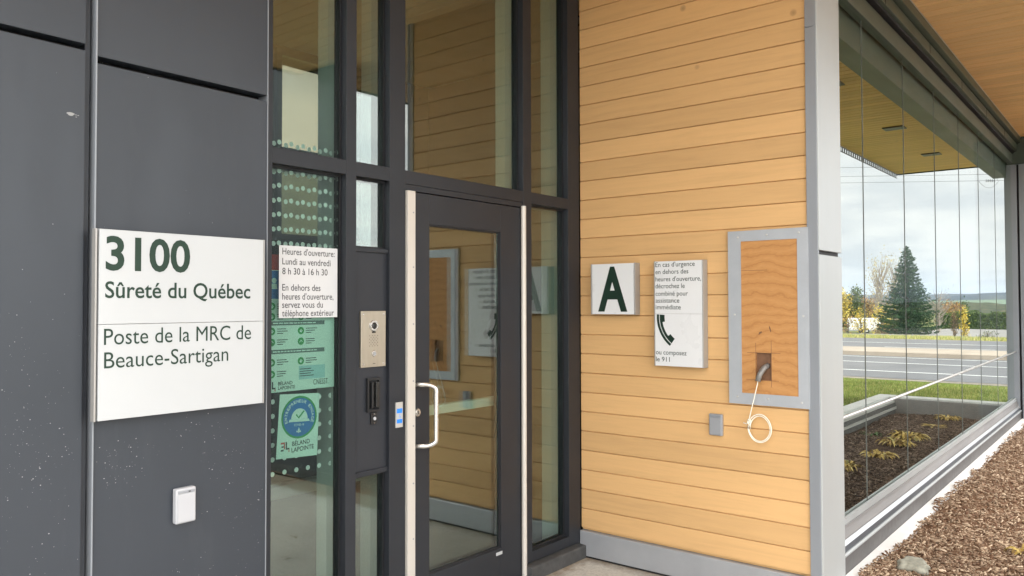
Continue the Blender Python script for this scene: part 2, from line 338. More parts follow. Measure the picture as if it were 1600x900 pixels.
# ------------------------------------------------------------------ mesh builder
def root_of(o):
    v = Vector((0, 0, 0))
    while o is not None: v += o.location; o = o.parent
    return v
class MB:
    def __init__(s): s.v = []; s.f = []
    def poly(s, pts):
        b = len(s.v); s.v += [tuple(p) for p in pts]; s.f.append(tuple(range(b, b+len(pts))))
    def box(s, x0, x1, y0, y1, z0, z1):
        b = len(s.v)
        s.v += [(x0,y0,z0),(x1,y0,z0),(x1,y1,z0),(x0,y1,z0),(x0,y0,z1),(x1,y0,z1),(x1,y1,z1),(x0,y1,z1)]
        s.f += [tuple(b+i for i in q) for q in ((0,3,2,1),(4,5,6,7),(0,1,5,4),(1,2,6,5),(2,3,7,6),(3,0,4,7))]
        return s
    def prism(s, prof, axis, a, b):
        """profile (2-D, in the two other axes in order) swept along axis from a to b"""
        n = len(prof); k = len(s.v)
        def P(u, v, w):
            return (w, u, v) if axis == 0 else (u, w, v) if axis == 1 else (u, v, w)
        s.v += [P(u, v, a) for u, v in prof] + [P(u, v, b) for u, v in prof]
        for i in range(n):
            j = (i+1) % n; s.f.append((k+i, k+j, k+n+j, k+n+i))
        s.f.append(tuple(k+i for i in range(n))[::-1]); s.f.append(tuple(k+n+i for i in range(n)))
        return s
    def tube(s, pts, r, seg=8, cap=True):
        pts = [Vector(p) for p in pts]; n = len(pts); k = len(s.v)
        rs = r if isinstance(r, (list, tuple)) else [r]*n
        up = Vector((0.31, 0.17, 0.93))
        for i, p in enumerate(pts):
            d = (pts[min(i+1, n-1)] - pts[max(i-1, 0)]).normalized()
            a = d.cross(up)
            if a.length < 1e-3: a = d.cross(Vector((1, 0, 0)))
            a.normalize(); b = d.cross(a); up = a.cross(d) if a.length else up
            for q in range(seg):
                t = 2*math.pi*q/seg
                s.v.append(tuple(p + (a*math.cos(t) + b*math.sin(t))*rs[i]))
        for i in range(n-1):
            for q in range(seg):
                q2 = (q+1) % seg
                s.f.append((k+i*seg+q, k+i*seg+q2, k+(i+1)*seg+q2, k+(i+1)*seg+q))
        if cap:
            s.f.append(tuple(k+q for q in range(seg))[::-1]); s.f.append(tuple(k+(n-1)*seg+q for q in range(seg)))
        return s
    def disc(s, c, n, r, h, seg=20, r2=None):
        """short cylinder from c along unit normal n"""
        c = Vector(c); n = Vector(n); return s.tube([c, c+n*h], [r, r if r2 is None else r2], seg)
    def text(s, body, plane, at, u0, u1, zb, cap, bold=0.0, rot=None):
        """lettering laid on plane 'W' (x = at, read towards -y) or 'D' (y = at, read towards +x)"""
        cu = bpy.data.curves.new('t', 'FONT'); cu.body = body; cu.offset = bold
        cu.resolution_u = 4
        o = bpy.data.objects.new('t', cu); C.objects.link(o)
        bpy.context.view_layer.update()
        me = bpy.data.meshes.new_from_object(o.evaluated_get(bpy.context.evaluated_depsgraph_get()))
        xs = [v.co.x for v in me.vertices]
        a, b = min(xs), max(xs)
        su = abs(u1-u0)/(b-a); sv = cap/0.682
        sg = 1 if plane == 'D' else -1
        k = len(s.v)
        for v in me.vertices:
            u = (v.co.x-a)*su; z = v.co.y*sv
            if rot:
                u, z = u*math.cos(rot)-z*math.sin(rot), u*math.sin(rot)+z*math.cos(rot)
            s.v.append((u0+u, at, zb+z) if plane == 'D' else (at, u0-u, zb+z))
        for p in me.polygons: s.f.append(tuple(k+i for i in p.vertices))
        bpy.data.objects.remove(o); bpy.data.curves.remove(cu); bpy.data.meshes.remove(me)
        return s
    def build(s, name, mt, parent=None, loc=None, bev=0.0, smooth=False, seg=2):
        me = bpy.data.meshes.new(name)
        base = root_of(parent) if parent is not None else Vector(loc or (0, 0, 0))
        arr = np.array(s.v, dtype=float).reshape(-1, 3) - np.array(base)
        me.from_pydata(arr.tolist(), [], s.f); me.update()
        mts = mt if isinstance(mt, (list, tuple)) else [mt]
        for q in mts: me.materials.append(MT[q] if isinstance(q, str) else q)
        o = bpy.data.objects.new(name, me); C.objects.link(o)
        if parent is not None: o.parent = parent
        else: o.location = base
        if smooth: me.polygons.foreach_set('use_smooth', [True]*len(me.polygons))
        if bev:
            b = o.modifiers.new('bevel', 'BEVEL'); b.width = bev; b.segments = seg; b.limit_method = 'ANGLE'; b.angle_limit = R(40)
        return o
def tag(o, label, cat, group=None):
    o['label'] = label; o['category'] = cat
    if group: o['group'] = group
    return o
def thing(name, label, cat, loc=(0, 0, 0), group=None):
    o = bpy.data.objects.new(name, None); C.objects.link(o); o.location = loc; o.empty_display_size = 0.1
    return tag(o, label, cat, group)
def kind(o, k): o['kind'] = k; return o
def bx(*a): return MB().box(*a)
def tri_mesh(name, V, nper, mt, parent=None, loc=None):
    """V: (n, nper, 3) free polygons"""
    b = MB(); n = len(V); base = np.array(root_of(parent) if parent is not None else (loc or (0, 0, 0)), float)
    me = bpy.data.meshes.new(name)
    vv = (V.reshape(-1, 3) - base).astype(np.float32)
    me.vertices.add(len(vv)); me.vertices.foreach_set('co', vv.ravel())
    me.loops.add(n*nper); me.loops.foreach_set('vertex_index', np.arange(n*nper, dtype=np.int32))
    me.polygons.add(n); me.polygons.foreach_set('loop_start', np.arange(0, n*nper, nper, dtype=np.int32))
    me.polygons.foreach_set('loop_total', np.full(n, nper, dtype=np.int32))
    me.update(calc_edges=True); me.materials.append(MT[mt])
    o = bpy.data.objects.new(name, me); C.objects.link(o)
    if parent is not None: o.parent = parent
    else: o.location = Vector(base)
    return o

# ------------------------------------------------------------------ ground and terrain
def zt(x):
    return float(np.interp(x, [-400, 13.5, 21.0, 47.0, 61, 80, 96, 125, 300, 4000], [0, 0, -0.33, -0.33, -0.82, -1.36, -1.90, -1.93, -3, -3]))
xs = [-400, -60, -20, 4.0, 11.0, 13.5, 17, 21, 47, 61, 80, 96, 125, 300, 1500, 4000]
ys = [-3000, -600, -100, -20, 0, 20, 60, 200, 800, 3500]
g = MB()
for x in xs:
    for y in ys: g.v.append((x, y, zt(x) - 0.06))
ny = len(ys)
for i in range(len(xs)-1):
    for j in range(ny-1): g.f.append((i*ny+j, (i+1)*ny+j, (i+1)*ny+j+1, i*ny+j+1))
kind(g.build('ground', 'field'), 'structure')
def strip(name, mt, x0, x1, y0, y1, dz, n=6, my=2):
    b = MB(); X = np.linspace(x0, x1, n); Y = np.linspace(y0, y1, my)
    for x in X:
        for y in Y: b.v.append((x, y, zt(x)+dz))
    for i in range(n-1):
        for j in range(my-1): b.f.append((i*my+j, (i+1)*my+j, (i+1)*my+j+1, i*my+j+1))
    return kind(b.build(name, mt), 'structure')
strip('lawn', 'lawn', 4.42, 21.6, -60, 90, -0.03, 14)
strip('shoulder', 'shoulder', 21.6, 46.2, -300, 400, -0.025, 4)
strip('road', 'asphalt', 22.0, 45.6, -300, 400, -0.015, 4)
for i, (x, wd) in enumerate(((24.1, 0.15), (27.55, 0.15), (41.2, 0.17))):
    strip('road_marking', 'line', x-wd/2, x+wd/2, -300, 400, -0.008, 2)
strip('road_marking', 'line', 30.2, 30.33, -300, 400, -0.008, 2)
for y in range(-60, 120, 12):
    strip('road_marking', 'line', 37.25, 37.40, y+5.0, y+9.2, -0.008, 2)
b = MB(); b.prism([(31.0, -0.40), (31.0, -0.20), (31.15, -0.17), (33.7, -0.17), (33.85, -0.20), (33.85, -0.40)], 1, 400, -300)
# prism on axis 1 takes (x, z) pairs
kind(b.build('median', 'median'), 'structure')
strip('gravel_lot', 'gravel', 64, 119, -60, 21.5, 0.01, 8)

kind(bx(-26, 4.42, -18, 2.80, -0.3, 0.0).build('concrete_slab', 'concrete'), 'structure')

kind(bx(4.42, 40, -16, -2.3, -0.3, 0.004).build('bounce_apron', 'concrete'), 'structure')  # unseen concrete added to bounce light up to the soffit
# mulch sheet in front of the screen, with a ragged edge along the white strip
def edge_y(x): return 1.292 + 0.010*math.sin(x*3.1) + 0.010*math.sin(x*7.7+1) + 0.006*math.sin(x*19)
def zm(x, y): return 0.085*min(1, max(0, (x-4.44)/0.16)) + 0.012*math.sin(x*2.3+y*3.1) + 0.009*math.sin(x*9.1)*math.sin(y*8.3)
mb = MB(); X = np.linspace(4.43, 16, 240); Yn = 34
for x in X:
    e = edge_y(x)
    for j in range(Yn):
        t = j/(Yn-1); y = e - t*3.55
        mb.v.append((x, y, zm(x, y) - (0.03 if j == 0 else 0)))
for i in range(len(X)-1):
    for j in range(Yn-1): mb.f.append((i*Yn+j, i*Yn+j+1, (i+1)*Yn+j+1, (i+1)*Yn+j))
kind(mb.build('mulch_ground', 'soilmulch', smooth=True), 'structure')
kind(bx(4.585, 11.75, 1.42, 2.76, -0.1, 0.085).build('planting_bed', 'darkmulch'), 'structure')

def chips(name, mt, n, fy, fz, x0, x1, pw, lmin, lmax):
    u = rng.random(n)
    x = x0 + (x1-x0)*u**pw
    y = np.array([fy(a, r) for a, r in zip(x, rng.random(n))])
    z = np.array([fz(a, c) for a, c in zip(x, y)]) + rng.random(n)*0.014
    L = lmin + (lmax-lmin)*rng.random(n)**2.2; W = L*(0.14+0.25*rng.random(n)); T = 0.002+0.005*rng.random(n)
    az = rng.random(n)*2*np.pi; tl = rng.normal(0, 0.28, n); ro = rng.normal(0, 0.45, n)
    d = np.stack([np.cos(az)*np.cos(tl), np.sin(az)*np.cos(tl), np.sin(tl)], 1)
    s = np.stack([-np.sin(az)*np.cos(ro), np.cos(az)*np.cos(ro), np.sin(ro)], 1)
    nn = np.cross(d, s)
    c = np.stack([x, y, z], 1)
    me = bpy.data.meshes.new(name)
    taper = 0.35+0.6*rng.random(n)
    k = []
    for sl, sw, st, tp in ((-1,-1,0,0),(1,-1,0,1),(1,1,0,1),(-1,1,0,0),(-.85,-.8,1,0),(.8,-.8,1,1),(.85,.8,1,1),(-.8,.8,1,0)):
        ww = W*(taper if tp else 1.0)
        k.append(c + d*(L*sl/2)[:, None] + s*(ww*sw/2)[:, None] + nn*(T*st)[:, None])
    V = np.stack(k, 1).reshape(-1, 3).astype(np.float32)
    q = np.array([[4,5,6,7],[0,1,5,4],[1,2,6,5],[2,3,7,6],[3,0,4,7]])
    FQ = (np.arange(n)[:, None, None]*8 + q[None]).reshape(-1, 4).astype(np.int32)
    me.vertices.add(len(V)); me.vertices.foreach_set('co', V.ravel())
    me.loops.add(FQ.size); me.loops.foreach_set('vertex_index', FQ.ravel())
    me.polygons.add(len(FQ)); me.polygons.foreach_set('loop_start', np.arange(0, FQ.size, 4, dtype=np.int32)); me.polygons.foreach_set('loop_total', np.full(len(FQ), 4, dtype=np.int32))
    me.update(calc_edges=True); me.materials.append(MT[mt])
    o = bpy.data.objects.new(name, me); C.objects.link(o); return o
o = chips('bark_mulch', 'chip', 64000, lambda x, r: edge_y(x) - 0.012 - r*1.75, lambda x, y: zm(x, y) + 0.002, 4.5, 14.5, 1.5, 0.008, 0.046)
tag(kind(o, 'stuff'), 'brown shredded bark mulch spread in front of the glass screen', 'mulch')
o = chips('dark_mulch', 'chipdark', 26000, lambda x, r: 1.44 + r*1.30, lambda x, y: 0.085 + 0.02*math.sin(x*3)*math.sin(y*5), 4.6, 11.72, 1.0, 0.015, 0.06)
tag(kind(o, 'stuff'), 'dark brown mulch in the bed behind the glass screen', 'mulch')

# grass
def grass(name, mt, n, x0, x1, y0, y1, h0, h1, wd, dz=-0.03, lean=0.6, mask=None):
    x = x0+(x1-x0)*rng.random(n); y = y0+(y1-y0)*rng.random(n)
    z = np.array([zt(a) for a in x]) + dz
    h = h0+(h1-h0)*rng.random(n)**1.6
    az = rng.random(n)*2*np.pi; a2 = rng.random(n)*2*np.pi; ln = rng.random(n)*lean
    c = np.stack([x, y, z], 1); s = np.stack([np.cos(az), np.sin(az), 0*az], 1)*(wd/2)
    tip = c + np.stack([np.cos(a2)*ln*h, np.sin(a2)*ln*h, h*np.sqrt(np.maximum(0.1, 1-ln**2))], 1)
    V = np.stack([c-s, c+s, tip], 1)
    return tri_mesh(name, V, 3, mt)
o = grass('grass', 'blade', 90000, 12.15, 21.3, -1.0, 9.5, 0.02, 0.075, 0.012)
tag(kind(o, 'stuff'), 'short green lawn grass beyond the planting bed', 'grass')
o = grass('tall_weeds', 'weed', 420, 12.3, 12.9, 1.55, 2.55, 0.10, 0.30, 0.010, lean=0.85)
tag(kind(o, 'stuff'), 'pale dry grass tufts along the far curb of the bed', 'weeds')
o = grass('verge_grass', 'weed', 26000, 46.4, 62, 3, 32, 0.05, 0.24, 0.05)
tag(kind(o, 'stuff'), 'rough yellow green grass along the far side of the road', 'grass')

# hills
def hill(x0, depth, zb, prof, name='hills', mt='hill'):
    b = MB(); Y = np.linspace(-300, 1200, 500)
    rows = ((0, 0.0), (0.35, 0.62), (0.7, 0.93), (1.0, 1.0), (1.4, 0.5))
    for y in Y:
        for fx, fz in rows: b.v.append((x0+depth*fx, y, zb+(prof(y)-zb)*fz))
    k = len(rows)
    for i in range(len(Y)-1):
        for j in range(k-1): b.f.append((i*k+j, (i+1)*k+j, (i+1)*k+j+1, i*k+j+1))
    return kind(b.build(name, mt, smooth=True), 'structure')
hill(1500, 420, -3, lambda y: 17.5 + 4*math.sin(y*0.0042+0.7) + 1.6*math.sin(y*0.013) + 0.5*math.sin(y*0.06) - max(0, (y-480))*0.006)
hill(1150, 260, -3, lambda y: 2.0 + 4.4*math.exp(-((y-150)/110)**2) + 0.5*math.sin(y*0.031), mt='farfield')
hill(330, 60, -3, lambda y: 1.7 + 0.35*math.sin(y*0.09) + 0.3*math.sin(y*0.23) + 0.25*math.sin(y*0.61), mt='woods')

# ------------------------------------------------------------------ building body
bld = thing('office_building', 'dark glazed lobby of the police post behind the entrance', 'building', (2.0, 4.4, 0))
wb = MB()
wx0, wx1, wz0, wz1 = 3.86, 4.75, 2.18, 3.66      # tall window in the lobby's back wall
wb.box(-3.0, wx0, 5.6, 5.8, 0, 3.75); wb.box(wx1, 5.6, 5.6, 5.8, 0, 3.75)
wb.box(wx0, wx1, 5.6, 5.8, 0, wz0); wb.box(wx0, wx1, 5.6, 5.8, wz1, 3.75)
wb.box(5.6, 5.8, 2.86, 5.8, 0, 3.75); wb.box(-3.2, -3.0, 2.95, 5.8, 0, 3.75)
wb.box(4.43, 5.6, 2.86, 2.96, 0, 3.75)
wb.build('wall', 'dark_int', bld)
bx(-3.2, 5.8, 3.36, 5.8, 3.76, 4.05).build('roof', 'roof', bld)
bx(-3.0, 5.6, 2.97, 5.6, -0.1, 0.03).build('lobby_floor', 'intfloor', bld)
fb = MB(); t = 0.05
fb.box(wx0-t, wx0, 5.56, 5.62, wz0-t, wz1+t).box(wx1, wx1+t, 5.56, 5.62, wz0-t, wz1+t).box(wx0, wx1, 5.56, 5.62, wz1, wz1+t).box(wx0, wx1, 5.56, 5.62, wz0-t, wz0)
wf = fb.build('window', 'frame', bld)
bx(wx0, wx1, 5.66, 5.672, 2.90, wz1).build('pane', 'warm_glass', wf)
bx(wx0, wx1, 5.66, 5.672, wz0, 2.86).build('filmed_pane', 'film_glass', wf)
bx(wx0, wx1, 5.56, 5.70, 2.862, 2.898).build('glazing_bar', 'frame', wf)
bx(-0.5, 5.5, 5.50, 5.60, 0.03, 0.13).build('skirting', 'innerframe', bld)

# dark cladding left of the entrance
cl = thing('cladding_wall', 'dark grey metal panel wall left of the glass entrance', 'wall', (0.5, 2.85, 0))
def splat(px, pz, n, sx, sz, y, x0, x1):
    b = MB()
    for i in range(int(n*0.42)):
        x = random.gauss(px, sx); z = random.gauss(pz, sz)
        if not (x0 < x < x1): continue
        r = 0.0006 + 0.0017*random.random()**3
        k = random.randint(5, 7); a0 = random.random()*6
        el = 0.6+0.8*random.random()
        b.poly([(x+r*el*math.cos(a0+2*math.pi*q/k), y, z+r*math.sin(a0+2*math.pi*q/k)) for q in range(k)])
    return b
YP = 2.80
p1a = bx(-3.2, 1.165, YP, 2.86, 2.484, 3.75).build('panel', 'clad', cl, bev=0.002)
p1b = bx(-3.2, 1.165, YP, 2.86, 0.02, 2.462).build('panel', 'clad', cl, bev=0.002)
p2a = bx(1.2005, 1.872, YP, 2.86, 2.452, 3.75).build('panel', 'clad', cl, bev=0.002)
p2b = bx(1.2005, 1.872, YP, 2.86, 0.02, 2.428).build('panel', 'clad', cl, bev=0.002)
bx(-3.2, 1.874, 2.862, 2.95, 0.0, 3.75).build('backing', 'void', cl)
bx(1.168, 1.184, 2.815, 2.861, 0.02, 3.75).build('reveal_trim', 'infill', cl)
bx(1.1945, 1.1995, 2.792, 2.861, 0.02, 3.75).build('edge_trim', 'trimgrey', cl)
bx(1.8725, 1.876, 2.797, 2.861, 0.02, 3.75).build('edge_trim', 'trimgrey', cl)
S = splat(1.0, 1.10, 330, 0.075, 0.20, YP-0.0006, 0.5, 1.16)
for a in ((0.98, 1.42, 90, 0.08, 0.10), (1.03, 0.72, 90, 0.07, 0.20), (0.8, 1.1, 80, 0.15, 0.3), (1.05, 1.6, 25, 0.06, 0.3)):
    q = splat(*a, YP-0.0006, 0.3, 1.16); k = len(S.v); S.v += q.v; S.f += [tuple(k+i for i in f) for f in q.f]
S.build('splatter', 'splatter', p1b)
S = splat(1.30, 1.03, 110, 0.045, 0.045, YP-0.0006, 1.205, 1.86)
for a in ((1.34, 1.10, 40, 0.05, 0.02), (1.62, 1.12, 130, 0.10, 0.05), (1.70, 1.00, 80, 0.06, 0.05), (1.70, 0.86, 60, 0.06, 0.10), (1.76, 0.70, 50, 0.05, 0.12), (1.6, 0.62, 30, 0.08, 0.04), (1.55, 2.0, 16, 0.2, 0.2), (1.4, 2.42, 5, 0.1, 0.02), (1.845, 0.8, 40, 0.01, 0.2)):
    q = splat(*a, YP-0.0006, 1.205, 1.868); k = len(S.v); S.v += q.v; S.f += [tuple(k+i for i in f) for f in q.f]
S.build('splatter', 'splatter', p2b)
S = MB(); S.poly([(1.118+0.012*math.cos(a)*(1+0.3*math.sin(3*a)), YP-0.0007, 2.236+0.006*math.sin(a)) for a in np.linspace(0, 6.0, 11)])
for a in ((1.135, 2.236), (1.142, 2.2355), (1.136, 2.229)): S.poly([(a[0]+0.003*math.cos(q), YP-0.0007, a[1]+0.0012*math.sin(q)) for q in np.linspace(0, 5.2, 6)])
S.build('splatter', 'splatter', p1b)

# address sign
sg = thing('address_sign', 'large square white address sign with green lettering 3100 on dark panels', 'sign', (1.505, 2.80, 1.207))
bx(1.225, 1.80, 2.765, 2.799, 1.235, 1.83).build('backing_tray', 'signrail', sg, bev=0.002)
bx(1.192, 1.8215, 2.745, 2.768, 1.2095, 1.5318).build('lower_face', 'white', sg, bev=0.001)
bx(1.192, 1.8215, 2.745, 2.768, 1.5332, 1.8545).build('upper_face', 'white', sg, bev=0.001)
for x in (1.1795, 1.8235): bx(x, x+0.0065, 2.747, 2.773, 1.208, 1.8555).build('side_rail', 'signrail', sg, bev=0.001)
YS = 2.7443
t = MB().text('3100', 'D', YS, 1.2125, 1.514, 1.719, 0.1095, 0.022); t.build('number_lettering', 'letter', sg)
t = MB().text('Sûreté du Québec', 'D', YS, 1.2115, 1.764, 1.6225, 0.0545, 0.012); t.build('name_lettering', 'letter', sg)
t = MB().text('Poste de la MRC de', 'D', YS, 1.2095, 1.768, 1.4637, 0.054, 0.0)
t.text('Beauce-Sartigan', 'D', YS, 1.2105, 1.6705, 1.3845, 0.054, 0.0); t.build('station_lettering', 'letter', sg)

# outdoor socket on the dark panel
s = thing('outlet_cover', 'white weatherproof socket cover low on the dark panel', 'outlet cover', (1.52, 2.80, 0.797))
bx(1.482, 1.560, 2.772, 2.7995, 0.798, 0.926).build('box', 'plasticwhite', s, bev=0.006, seg=3)
bx(1.487, 1.555, 2.768, 2.7725, 0.803, 0.907).build('lid', 'plasticwhite', s, bev=0.003)
bx(1.490, 1.552, 2.768, 2.7728, 0.910, 0.916).build('hinge', 'plasticgrey', s)
bx(1.528, 1.534, 2.765, 2.768, 0.911, 0.915).build('catch', 'black', s)

# ------------------------------------------------------------------ entrance storefront
st = thing('entrance_storefront', 'dark framed glass entrance with door between panels and wood wall', 'storefront', (3.0, 2.9, 0))
D0, D1 = 2.8456, 2.925; ZT = 3.75
MUL = [(1.877, 1.930), (2.319, 2.378), (2.583, 2.685), (3.622, 3.700), (4.077, 4.2005)]
fr = MB(); inn = MB(); gk = MB()
for a, b_ in MUL: fr.box(a, b_, D0, D1, 0.09, ZT); inn.box(a+0.004, b_-0.004, D1+0.001, 3.06, 0.09, ZT-0.01)
def bay(i): return MUL[i][1], MUL[i+1][0]
for i in range(4):
    a, b_ = bay(i)
    fr.box(a, b_, D0+0.0005, D1, 2.190, 2.2555); inn.box(a, b_, D1+0.001, 3.05, 2.195, 2.25)
fr.box(*bay(2), D0+0.004, D1, 2.160, 2.1895)
fr.box(*bay(0), D0+0.0005, D1, 0.09, 0.165); fr.box(*bay(1), D0+0.0005, D1, 0.09, 0.165); fr.box(*bay(3), D0+0.0005, D1, 0.09, 0.150)
fr.box(*bay(1), D0+0.012, D1, 1.842, 1.862); fr.box(*bay(1), D0+0.012, D1, 0.800, 0.822)
fr.build('frame', 'frame', st, bev=0.0015)
inn.build('inner_frame', 'innerframe', st)
PAN = [(*bay(0), 0.165, 2.190), (*bay(0), 2.2555, ZT), (*bay(1), 2.2555, ZT), (*bay(1), 1.862, 2.190), (*bay(1), 0.165, 0.800), (*bay(2), 2.2555, ZT), (*bay(3), 0.150, 2.190), (*bay(3), 2.2555, ZT)]
for a, b_, z0, z1 in PAN:
    bx(a, b_, 2.890, 2.914, z0, z1).build('glass_pane', 'facade_glass', st)
    e = 0.009
    gk.box(a, a+e, 2.882, 2.889, z0, z1).box(b_-e, b_, 2.882, 2.889, z0, z1).box(a+e, b_-e, 2.882, 2.889, z0, z0+e).box(a+e, b_-e, 2.882, 2.889, z1-e, z1)
    gk.box(a, a+e, 2.915, 2.924, z0, z1).box(b_-e, b_, 2.915, 2.924, z0, z1).box(a+e, b_-e, 2.915, 2.924, z0, z0+e).box(a+e, b_-e, 2.915, 2.924, z1-e, z1)
gk.build('glazing_seal', 'gasket', st)
bx(*bay(1), 2.868, 2.900, 0.822, 1.842).build('infill_panel', 'infill', st)
bx(1.877, 3.63, 2.80, 3.02, 0.0, 0.028).build('threshold', 'kerbdark', st)
bx(1.877, 2.685, 2.846, 3.02, 0.028, 0.09).build('base_plinth', 'kerbdark', st)
b = MB(); b.prism([(2.797, 0.001), (2.797, 0.074), (2.804, 0.080), (2.95, 0.0885), (2.95, 0.001)], 0, 3.632, 4.194); b.build('sill_kerb', 'kerbdark', st, bev=0.003)
# dotted film on the left light; the rear layer imitates its ghost reflection
for yy in (2.9162, 2.956):
    db = MB()
    for r in range(24):
        z = 2.262 - 0.0 + 0.036 - r*0.0622
        if 2.185 < z < 2.262: continue
        for c in range(7):
            x = 1.950 + 0.0615*c
            if x > 2.338: continue
            if yy < 2.92 and (z < 1.20 or (x < 2.325 and z < 1.83)): continue      # posters cover the film; lower dots left out to look dimmer
            rr = 0.0108
            k = len(db.v)
            db.poly([(x+rr*math.cos(a), yy, z+rr*math.sin(a)) for a in np.linspace(0, 2*math.pi, 13)[:-1]])
    db.build('dot_film_and_ghost', 'dot', st)

# door leaf
DF, DB = 2.851, 2.897
door = MB()
door.box(2.744, 2.8545, DF, DB, 0.032, 2.155); door.box(3.4205, 3.598, DF, DB, 0.032, 2.155)
door.box(2.8555, 3.4195, DF, DB, 2.004, 2.155); door.box(2.8555, 3.4195, DF, DB, 0.032, 0.238)
dr = door.build('door', 'frame', st, bev=0.0012)
bx(2.8555, 3.4195, 2.866, 2.886, 0.238, 2.004).build('door_glass', 'facade_glass', dr)
gk = MB()
for y0, y1 in ((2.858, 2.8652), (2.887, 2.8955)):
    gk.box(2.8555, 2.864, y0, y1, .238, 2.004).box(3.411, 3.4195, y0, y1, .238, 2.004).box(2.864, 3.411, y0, y1, .238, .247).box(2.864, 3.411, y0, y1, 1.995, 2.004)
gk.build('door_seal', 'gasket', dr)
es = bx(2.689, 2.741, 2.832, 2.850, 0.032, 2.157).build('edge_strip', 'strip', st, bev=0.001)
for z in (2.05, 1.78, 1.5, 1.22, 1.0, 0.72, 0.45, 0.2):
    b = MB(); b.disc((2.727, 2.832, z), (0, -1, 0), 0.004, 0.0012, 10); b.build('strip_screw', 'trimgrey', es)
b = MB(); b.tube([(3.6145, 2.838, 0.03), (3.6145, 2.838, 2.166)], 0.0155, 14); b.build('hinge_tube', 'strip', dr, smooth=False)
b = MB(); b.disc((2.770, 2.8505, 1.06), (0, -1, 0), 0.021, 0.006, 24, 0.0195); b.disc((2.770, 2.8445, 1.06), (0, -1, 0), 0.012, 0.004, 20); lk = b.build('lock_cylinder', 'chrome', dr)
bx(2.7685, 2.7715, 2.8395, 2.8406, 1.053, 1.067).build('keyhole', 'black', lk)
hp = []
zt_, zb_ = 1.200, 0.895; yh = 2.772; ym = 2.850; xa, xc = 2.752, 2.826
hp += [(xa, ym, zt_), (xa+0.03, 2.815, zt_)]
for a in np.linspace(0, 1, 6): hp.append((xa+0.03+(xc-xa-0.03)*math.sin(a*1.5708), 2.815-(2.815-yh)*math.sin(a*1.5708), zt_-0.03*(1-math.cos(a*1.5708))))
for a in np.linspace(1, 0, 6): hp.append((xa+0.03+(xc-xa-0.03)*math.sin(a*1.5708), 2.815-(2.815-yh)*math.sin(a*1.5708), zb_+0.03*(1-math.cos(a*1.5708))))
hp += [(xa+0.03, 2.815, zb_), (xa, ym, zb_)]
b = MB(); b.tube(hp, 0.0115, 14); b.build('pull_handle', 'chrome', dr, smooth=True)
bx(2.86, 3.50, 2.935, 2.975, 1.018, 1.066).build('push_bar', 'innerframe', dr, bev=0.004)
bx(2.80, 2.86, 2.898, 2.98, 1.00, 1.085).build('push_bar_mount', 'innerframe', dr, bev=0.004)
bx(3.377, 3.430, 2.8495, 2.8505, 0.202, 0.219).build('rating_label', 'white', dr)

# intercom
ic = thing('intercom', 'brushed steel intercom plate with camera and call button', 'intercom', (2.493, 2.868, 1.304))
YI = 2.856
bx(2.416, 2.568, YI, 2.8675, 1.303, 1.566).build('face_plate', 'steel', ic, bev=0.0015)
b = MB(); b.disc((2.492, YI, 1.497), (0, -1, 0), 0.027, 0.006, 28, 0.024); cm = b.build('camera', 'chrome', ic)
b = MB(); b.disc((2.492, YI-0.006, 1.497), (0, -1, 0), 0.016, 0.004, 24, 0.010); b.build('lens', 'darkpane', cm)
bx(2.482, 2.502, YI-0.004, YI, 1.463, 1.470).build('sensor', 'black', ic)
b = MB()
for i in range(7):
    for j in range(7):
        if (i+j) % 2 == 0: b.disc((2.468+i*0.008, YI+0.0005, 1.402+j*0.008), (0, -1, 0), 0.0021, 0.001, 8)
b.build('speaker_grille', 'black', ic)
b = MB(); b.disc((2.494, YI, 1.366), (0, -1, 0), 0.015, 0.005, 24, 0.013); bt_ = b.build('call_button', 'chrome', ic)
b = MB(); b.disc((2.494, YI-0.005, 1.366), (0, -1, 0), 0.008, 0.002, 20); b.build('button_cap', 'galv', bt_)
for x in (2.430, 2.554):
    for z in (1.318, 1.551):
        b = MB(); b.disc((x, YI, z), (0, -1, 0), 0.0042, 0.0015, 12); b.build('screw', 'chrome', ic)
bx(2.487, 2.503, YI-0.0006, YI+0.0004, 1.3175, 1.320).build('maker_mark', 'ink', ic)

cr = thing('card_reader', 'black card reader recessed in the dark infill panel', 'card reader', (2.495, 2.868, 1.09))
b = MB(); b.box(2.455, 2.464, 2.853, 2.8675, 1.092, 1.252).box(2.523, 2.532, 2.853, 2.8675, 1.092, 1.252).box(2.464, 2.523, 2.853, 2.8675, 1.240, 1.252).box(2.464, 2.523, 2.853, 2.8675, 1.092, 1.104)
b.build('housing', 'black', cr, bev=0.001)
bx(2.464, 2.523, 2.863, 2.8675, 1.104, 1.240).build('recess', 'void', cr)
bx(2.474, 2.486, 2.845, 2.863, 1.112, 1.232).build('swipe_fin', 'black', cr, bev=0.002)
bx(2.497, 2.514, 2.841, 2.863, 1.112, 1.232).build('swipe_block', 'darkpane', cr, bev=0.003)
ks = thing('key_switch', 'small black key switch with silver cylinder under the card reader', 'key switch', (2.50, 2.868, 1.03))
bx(2.481, 2.520, 2.859, 2.8675, 1.033, 1.088).build('plate', 'black', ks, bev=0.001)
b = MB(); b.disc((2.501, 2.859, 1.060), (0, -1, 0), 0.008, 0.004, 18); b.build('cylinder', 'plasticwhite', ks)
for z in (1.040, 1.081):
    b = MB(); b.disc((2.501, 2.859, z), (0, -1, 0), 0.0025, 0.001, 10); b.build('screw', 'chrome', ks)
bp = thing('door_push_switch', 'narrow steel and blue door opener switch on the mullion', 'switch', (2.64, 2.845, 1.0))
bx(2.618, 2.663, 2.838, 2.8450, 1.003, 1.124).build('plate', 'alu', bp, bev=0.001)
bx(2.624, 2.657, 2.8360, 2.8380, 1.072, 1.094).build('upper_panel', 'blue', bp)
